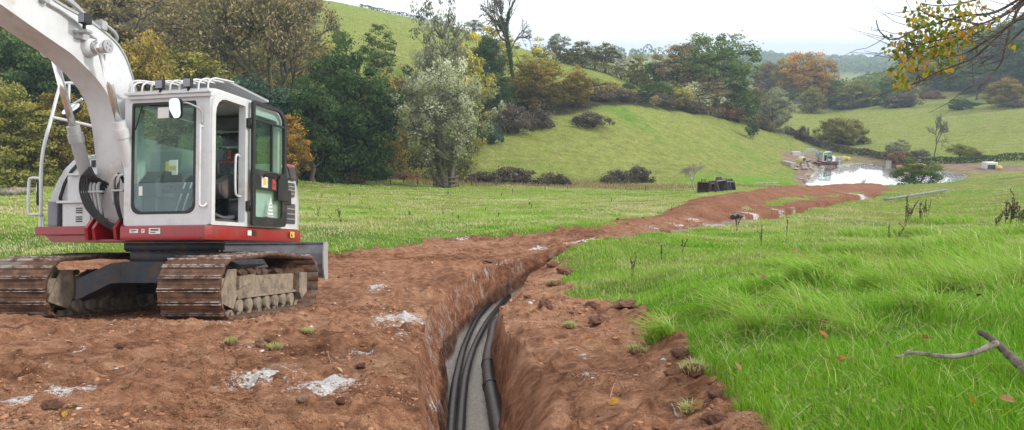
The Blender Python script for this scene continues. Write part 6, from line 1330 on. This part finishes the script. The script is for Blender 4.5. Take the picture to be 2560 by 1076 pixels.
for a in [(2262, 562, 70, 'dark dock stalks left of a pair below the grey pipe', 5), (2300, 560, 62, 'dark dock stalks right of a pair below the grey pipe', 4), (2515, 590, 95, 'tall dark dock stalks at the right edge', 6), (2545, 585, 80, 'tall dock stalks touching the right edge', 5), (2487, 585, 60, 'short dock stalks left of the tall ones at the right edge', 3), (1840, 588, 42, 'thin dock stalks below the short black pipe', 3), (1900, 628, 50, 'bent dark dock stalk in the middle of the grass slope', 2), (1963, 612, 50, 'single upright dock stalk in the middle of the grass slope', 1), (1707, 640, 36, 'short dock stalk near the track edge', 2), (1655, 655, 40, 'leaning thin stalk near the track edge', 2), (2228, 630, 66, 'dark dock stalk on the far right slope', 2), (1578, 720, 60, 'thin pale stalk in the grass near the turf edge', 2), (848, 553, 24, 'dark weed clump on the field right of the excavator tail', 4), (640 + 480, 492, 14, 'small weed in front of the tree guard', 3), (925, 525, 12, 'small weed on the field below the holly', 3), (2320, 548, 40, 'thin stalks right of the dock pair', 2)]: dock(*a)
for k in range(26):
    px_ = R_0.uniform(770, 1700); py_ = R_0.uniform(475, 565); dock(px_, py_, R_0.uniform(8, 16), 'small dead brown weed standing in the green field', 2)
for px in (790, 830, 862, 895, 940, 975, 1010, 1045, 1180, 1235, 1290): dock(px, 462 + rnd.uniform(-3, 7), 17, 'small dead weed stalk at the far side of the field', 2)
# ---------------------------------------------------------------- log and fence posts
lg = hit(30, 500); lh = hit(78, 493); q = MB(); q.tube([(lg[0] - .6, lg[1], gz(lg[0], lg[1]) + .2), (lg[0], lg[1] + .1, gz(lg[0], lg[1]) + .24), (lh[0], lh[1], gz(lh[0], lh[1]) + .22)], [.16, .2, .14], 9); root = q.build('fallen_log', BR); tag(root, 'grey fallen log in the grass at the far left edge', 'log')
for k, (px, D) in enumerate([(68, 47), (110, 48), (1190, 66), (1240, 67)]):
    g = on(px, D); q = MB(); q.box((-.05, -.05, -.2), (.05, .05, 1.1), .01); o = q.build('fence_post', WOODM); o.location = (g[0], g[1], gz(g[0], g[1])); tag(o, ['weathered fence post at the left, by the green brambles', 'weathered fence post between handrail and log', 'lone post right of the timber tree guard', 'second post right of the timber tree guard'][k], 'post')
# ---------------------------------------------------------------- works by the pond
def wp(px, py): h = wat(px, py); return h
fe = on(2062, 121); fz = gz(fe[0], fe[1])
bo = [(-.9, 1.1), (-1.25, 1.15), (-1.9, 2.6), (-2.3, 3.0), (-3.9, 3.25), (-3.95, 3.5), (-2.2, 3.45), (-1.5, 2.9)]; stt = [(-3.7, 3.55), (-4.05, 3.55), (-5.1, 1.9), (-4.9, 1.75), (-3.75, 3.1)]
bk = [(-4.85, 1.9), (-5.2, 1.8), (-5.6, 1.3), (-5.5, .8), (-5.0, .75), (-4.8, 1.1)]
farx = make_excavator('white and red excavator working on the stones at the far side of the pond', (fe[0], fe[1], fz - .02), 84, 0, 0, 4, False, (bo, stt, bk, ((-.1, -1.2, 1.3), (-.1, -2.5, 3.0)))); farx.scale = (.8, .8, .8)
R_ = random.Random(4)
def near_rock(px, py, s, mat, lb, grp, flat=.6):
    h = hit(px, py, d0=70); return rock('rock', (h[0], h[1]), (s, s * R_.uniform(.6, 1.), s * flat * R_.uniform(.7, 1.1)), mat, lb, 'rock', grp)
for k in range(34): near_rock(R_.uniform(1985, 2060), R_.uniform(398, 426), R_.uniform(.25, .6), STONE, 'grey rock in the heap at the left shore of the pond', 'rocks heaped at the left shore of the pond')
for k in range(26):
    t = (k + R_.random()) / 26; near_rock(2066 + t * 260, 404 + t * 12 + R_.uniform(-1.5, 1), R_.uniform(.25, .6), STONE, 'grey rock in the row along the far shore of the pond', 'rocks in a row along the far shore of the pond', .5)
for k in range(9): near_rock(R_.uniform(2005, 2040), R_.uniform(436, 452), R_.uniform(.3, .8), STONE, 'flat rock at the near left shore of the pond', 'flat rocks at the near left shore', .3)
BLOCK = paint('concrete_block', (.46, .43, .38), .9, var=.2, dirt=(.25, .2, .16), dirt_amt=.4)
def block(px, py, w, d, h, rz, lb, mat=BLOCK, name='stone_block', cat='block', D0=70):
    g = hit(px, py, d0=D0); q = MB(); q.box((-w / 2, -d / 2, -.15), (w / 2, d / 2, h), .04); o = q.build(name, mat); o.location = (g[0], g[1], gz(g[0], g[1])); o.rotation_euler = (0, 0, rz); return tag(o, lb, cat)
block(1972, 412, .8, 2.6, .6, .2, 'long pale block standing up at the left of the rock heap'); block(2090, 400, 2., .8, .6, 0, 'pale block right of the far excavator'); block(2222, 408, .6, .6, .6, 0, 'single square block on the far shore of the pond'); block(1990, 385, 1.4, .8, .6, 0, 'white block under the far excavator arm', STONEW)
for k, px in enumerate((1903, 1921, 1940)): block(px, 458 - k * .6, .95, .5, .08, .1, ['left', 'middle', 'right'][k] + ' of three pale slabs on the grass beyond the buckets', STONE, 'stone_slab', 'slab', 40)
g = hit(2002, 412, d0=70); mr = empty('cement_mixer', (g[0], g[1], gz(g[0], g[1])), .3, 'yellow and white cement mixer on the rock heap beside the pond', 'mixer'); q = MB(); q.tube([(0, -.7, .95), (0, -.35, .85), (0, .1, .8), (0, .4, .75)], [.28, .55, .55, .3], 14, False); q.build('drum', paint('cream_drum', (.6, .52, .3), .6), mr)
q = MB(); q.box((-.5, -.4, 0), (-.42, .5, .8)); q.box((.42, -.4, 0), (.5, .5, .8)); q.build('mixer_frame', STICKY, mr); q = MB(); q.cyl((0, -.72, .96), (0, -.68, .955), .24, 14); q.build('drum_mouth', INK, mr)
YB = paint('yellow_sack', (.62, .50, .14), .8, var=.2); WB = paint('white_sack', (.66, .66, .64), .7, var=.08, dirt=(.35, .33, .3), dirt_amt=.2)
for k, (px, py) in enumerate([(2104, 399), (2112, 398), (2120, 399), (2110, 396)]): h = hit(px, py, d0=70); rock('yellow_sack', (h[0], h[1]), (.5, .4, .35), YB, 'yellow sack in the heap right of the far excavator', 'sack', 'yellow sacks right of the far excavator')
def bag(px, py):
    h = hit(px, py, d0=70); root = empty('bulk_bag', (h[0], h[1], gz(h[0], h[1])), .1, 'white bulk bag with a dark front beside the track on the right', 'bag'); q = MB(); q.box((-.85, -.6, 0), (.85, .6, 1.05), .16); q.build('sack_body', WB, root); q = MB(); q.box((-.72, -.63, .08), (.45, -.595, .72), .01); q.build('dark_panel', DGREY, root)
bag(2473, 422); h = hit(2495, 424, d0=70); rock('yellow_sack', (h[0], h[1]), (.75, .5, .42), YB, 'pale yellow sack right beside the white bulk bag', 'sack'); h = hit(2229, 409.5, d0=70); rock('white_sack', (h[0] + 4, h[1]), (.6, .5, .4), STONEW, 'white rock on the far shore left of the dark bush', 'rock')
# orange dumper behind the bush
g = on(2282, 117); dm = empty('site_dumper', (g[0], g[1], gz(g[0], g[1])), 0, 'orange site dumper half hidden behind the dark bush at the pond', 'dumper'); OR = paint('orange_paint', (.62, .20, .035), .5, dirt=(.25, .15, .1), dirt_amt=.4)
q = MB(); q.prism([(-.4, .9), (-.1, .75), (1.5, .8), (2.3, 1.45), (1.2, 1.5), (-.4, 1.45)], -.8, .8, 'y'); q.build('skip', OR, dm); q = MB(); q.prism([(-2.0, .55), (-2.0, 1.25), (-1.2, 1.3), (-.5, 1.0), (-.4, .55)], -.6, .6, 'y', .04); q.build('bonnet', OR, dm)
for x in (-1.4, .8):
    for y in (-.85, .65): q = MB(); q.cyl((x, y, .45), (x, y + .3, .45), .46, 18); q.build('wheel', BLK, dm)
q = MB(); q.tube([(-1.2, -.5, 1.2), (-1.2, -.5, 2.5), (-1.2, .5, 2.5), (-1.2, .5, 1.2)], .04, 6); q.build('roll_bar', BLK, dm); q = MB(); q.box((-1.3, -.25, 1.25), (-.9, .25, 1.4)); q.box((-1.35, -.25, 1.4), (-1.25, .25, 1.75)); q.build('seat', BLK, dm)
# little silvery sapling left of the buckets
tree('sapling', ('bare', 33, 1.), 1735, 66, 405, 70, 'grey', 'pale leafless sapling behind the bucket row', 'tree', None, STONE)
tree('sapling', ('bare', 34, 1.), 2160, 99, 446, 20, 'brown', 'small leafless shrub standing in the pond', 'shrub', None, BARK)
# ---------------------------------------------------------------- overhanging tree at the right
def overhang():
    R = np.random.default_rng(77); bx, by = 4.9, 4.6; bz = gz(bx, by); root = empty('overhanging_tree', (bx, by, bz), 0, 'tree outside the right edge reaching its yellow leaved branches into the top right corner', 'tree'); O_ = np.array([bx, by, bz]); sg = []; lv = []; tw = []
    def w(px, py, D): return np.array(at(px, py, D)) - O_
    sg += [(np.array([0, 0, -.3]), np.array([-.05, .05, 1.6]), .2, .17), (np.array([-.05, .05, 1.6]), np.array([-.15, .1, 3.2]), .17, .13), (np.array([-.15, .1, 3.2]), np.array([-.1, .1, 5.2]), .13, .07)]
    hub = np.array([-.15, .1, 3.0])
    paths = [  # px, py, distance
     [(2720, -160, 5.2), (2620, -60, 5.4), (2560, 5, 5.5), (2500, 45, 5.6), (2440, 85, 5.7), (2380, 105, 5.7), (2330, 118, 5.8), (2290, 105, 5.8)],
     [(2700, -130, 5.2), (2600, -40, 5.3), (2520, 30, 5.5), (2450, 62, 5.6), (2390, 80, 5.6), (2320, 105, 5.7), (2245, 160, 5.7)],
     [(2700, -100, 5.1), (2600, 0, 5.2), (2530, 60, 5.3), (2470, 100, 5.4), (2420, 130, 5.5), (2370, 145, 5.5), (2365, 147, 5.5)],
     [(2710, -60, 5.0), (2610, 40, 5.1), (2540, 50, 5.2), (2490, 95, 5.3), (2440, 140, 5.4), (2400, 160, 5.4), (2340, 182, 5.5), (2300, 205, 5.5), (2268, 215, 5.5)],
     [(2720, -90, 4.9), (2640, 10, 4.9), (2560, 10, 5.0), (2530, 60, 5.0), (2515, 110, 5.0), (2505, 150, 5.0), (2490, 175, 5.0), (2445, 222, 5.0)],
     [(2740, -60, 4.8), (2660, 30, 4.8), (2590, 50, 4.8), (2540, 90, 4.9), (2500, 130, 4.9), (2450, 160, 4.9)],
     [(2700, -140, 5.5), (2600, -70, 5.6), (2500, -20, 5.8), (2420, 5, 5.9), (2360, 15, 6.0), (2300, 10, 6.0)],
     [(2690, -100, 5.4), (2590, -30, 5.5), (2490, 30, 5.6), (2410, 40, 5.7), (2340, 60, 5.8), (2290, 75, 5.8), (2235, 100, 5.9), (2200, 80, 5.9), (2190, 50, 5.9)],
     [(2390, 105, 5.7), (2330, 118, 5.8), (2290, 130, 5.8), (2260, 160, 5.8)], [(2420, 85, 5.6), (2350, 100, 5.7), (2290, 112, 5.7), (2260, 105, 5.7)], [(2450, 62, 5.6), (2390, 50, 5.7), (2330, 40, 5.8), (2290, 20, 5.8)]]
    for i, pth in enumerate(paths):
        P_ = [w(*a) for a in pth]
        if i < 8: P_ = [hub + np.array([0, 0, .25 * i * .3])] + P_
        Q = [np.array(v) for v in bez(P_, 4)]; n = len(Q)
        r0 = .0105 if i < 8 else .0045
        for k in range(n - 1):
            t = k / n; ra = r0 * (1 - t) ** 1.2 + .0035; sg.append((Q[k], Q[k + 1], ra, ra * .97))
            if t > .3 and R.random() < .6:
                d = R.normal(size=3) * np.array([.035, .03, .03]) + np.array([-.035, 0, -.008]); q_ = Q[k]
                for j in range(5): e = q_ + d; sg.append((q_, e, .0028 - .0003 * j, .0025 - .0003 * j)); d = d * .95 + R.normal(size=3) * .014 + np.array([0, 0, .002]); q_ = e
    V, Fc = tubes_np(sg, 6); npmesh('branch', V, Fc, BRD, root)
    # leaves, clustered where the photograph shows them
    c = []
    for (px, py, r, n, D) in [(2330, 50, 40, 16, 5.8), (2300, 15, 30, 10, 5.9), (2385, 30, 30, 10, 5.7), (2440, 55, 30, 10, 5.6), (2310, 90, 45, 16, 5.8), (2360, 90, 40, 14, 5.7), (2245, 110, 20, 10, 5.8), (2270, 140, 25, 8, 5.8), (2320, 135, 45, 20, 5.7), (2370, 115, 35, 18, 5.6), (2290, 165, 35, 14, 5.6), (2250, 190, 22, 10, 5.5), (2360, 170, 15, 7, 5.5), (2320, 185, 8, 2, 5.5), (2270, 208, 10, 4, 5.5), (2238, 212, 4, 1, 5.5), (2410, 90, 30, 12, 5.6), (2490, 45, 6, 1, 5.4), (2455, 65, 8, 2, 5.4), (2408, 155, 4, 1, 5.4), (2300, 55, 25, 6, 5.8), (2240, 135, 8, 2, 5.7), (2262, 82, 6, 1, 5.8), (2530, 110, 8, 2, 5.0), (2420, 5, 30, 8, 5.8)]:
        for _ in range(int(n * 3.6)): c.append(w(px + R.normal() * r * .75, py + R.normal() * r * .6, D + R.normal() * .12))
    c = np.array(c); n = len(c); verts = []; faces = []; tint = []
    for p_ in c:
        s = R.uniform(.023, .040); yv = np.array([R.normal() * .5, R.normal() * .5, -1.1]); yv /= np.linalg.norm(yv); xv = np.cross(yv, R.normal(size=3)); xv /= np.linalg.norm(xv); nv = np.cross(xv, yv); b0 = len(verts); t0 = R.random()
        out = [(0, 0, 0), (.32, .12, .05), (.45, .38, .1), (.36, .7, .06), (.12, .95, -.02), (0, 1.08, -.08), (-.12, .95, -.02), (-.36, .7, .06), (-.45, .38, .1), (-.32, .12, .05)]
        for (a, b, z) in out + [(0, .5, -.06)]: verts.append(p_ + (xv * a + yv * b + nv * z * R.uniform(.5, 2.)) * s); tint.append(min(1, max(0, t0 + R.normal() * .05 + (.12 if abs(a) > .3 else -.06))))
        for k in range(0, 10): faces.append((b0 + k, b0 + (k + 1) % 10, b0 + 10, b0 + 10))
    V = np.array(verts); Fc = np.array(faces)[:, :3]
    m = leaf_mat('hazel_leaf', (.11, .18, .030), (.42, .37, .05), (.54, .26, .06), .45); npmesh('leaves', V, Fc, m, root, attrs=dict(tint=tint))
overhang()
def world():
    w = bpy.data.worlds.new('World'); SC.world = w; w.use_nodes = True; t = NT(w); bg = t.n['Background']
    sk = t.n.new('ShaderNodeTexSky'); sk.sky_type = 'NISHITA'; sk.sun_disc = False
    sk.sun_elevation = math.radians(31); sk.sun_rotation = math.radians(SUN_AZ); sk.dust_density = 4.; sk.air_density = 1.
    v = t.coord('Generated'); mp = t.n.new('ShaderNodeMapping'); t.put(mp.inputs[0], v); mp.inputs['Scale'].default_value = (1, 1, 3.)
    n = t.noise(mp.outputs[0], 2.2, 6, .6); cl = t.ramp(n, [(.25, .72), (.6, .97)])
    cc = t.ramp(t.noise(mp.outputs[0], 3.4, 5, .6), [(.3, (10.6, 10.8, 11.3)), (.7, (12.2, 12.2, 12.3))])
    sx = t.n.new('ShaderNodeSeparateXYZ'); t.put(sx.inputs[0], v); lo = t.ramp(sx.outputs[2], [(.0, 1.), (.22, 0.)]); cc = t.mix(lo, cc, (17.5, 17.6, 17.8)); cl = t.math('MAXIMUM', cl, lo)
    t.put(bg.inputs['Color'], t.mix(cl, sk.outputs[0], cc)); bg.inputs['Strength'].default_value = .1
SUN_AZ = 97.
world()
sd_ = bpy.data.lights.new('sun', 'SUN'); sd_.energy = 2.; sd_.angle = math.radians(4.5); sd_.color = (1, .96, .90)
so = bpy.data.objects.new('sun', sd_); C.objects.link(so)
_az = math.radians(SUN_AZ); _el = math.radians(31)
_d = Vector((math.sin(_az) * math.cos(_el), math.cos(_az) * math.cos(_el), math.sin(_el)))
so.rotation_euler = _d.to_track_quat('Z', 'Y').to_euler(); so.location = (20, -10, 30)
cd = bpy.data.cameras.new('camera'); cam = bpy.data.objects.new('camera', cd); C.objects.link(cam)
cam.location = CAM; cam.rotation_euler = (math.radians(90) - PIT, 0, 0); cd.sensor_width = 36; cd.lens = 36 * F / 2560; cd.clip_end = 8000; cd.clip_start = .05
SC.camera = cam
SC.view_settings.view_transform = 'Standard'; SC.view_settings.look = 'None'; SC.view_settings.exposure = .4; SC.view_settings.gamma = 1
SC.cycles.use_denoising = True; SC.cycles.max_bounces = 8; SC.cycles.transparent_max_bounces = 12
SC.cycles.diffuse_bounces = 3; SC.cycles.glossy_bounces = 4; SC.cycles.transmission_bounces = 6; SC.cycles.volume_bounces = 0

def haze():
    q = MB(); q.box((-3700, -25, -60), (3700, 3350, 62)); m = bpy.data.materials.new('valley_air'); m.use_nodes = True; t = NT(m); t.n.clear()
    v = t.n.new('ShaderNodeVolumePrincipled'); v.inputs['Color'].default_value = (.66, .82, 1., 1); v.inputs['Density'].default_value = .00055; v.inputs['Anisotropy'].default_value = .1
    o = t.n.new('ShaderNodeOutputMaterial'); t.l.new(v.outputs[0], o.inputs['Volume']); h = q.build('haze', m); h['kind'] = 'stuff'
haze()
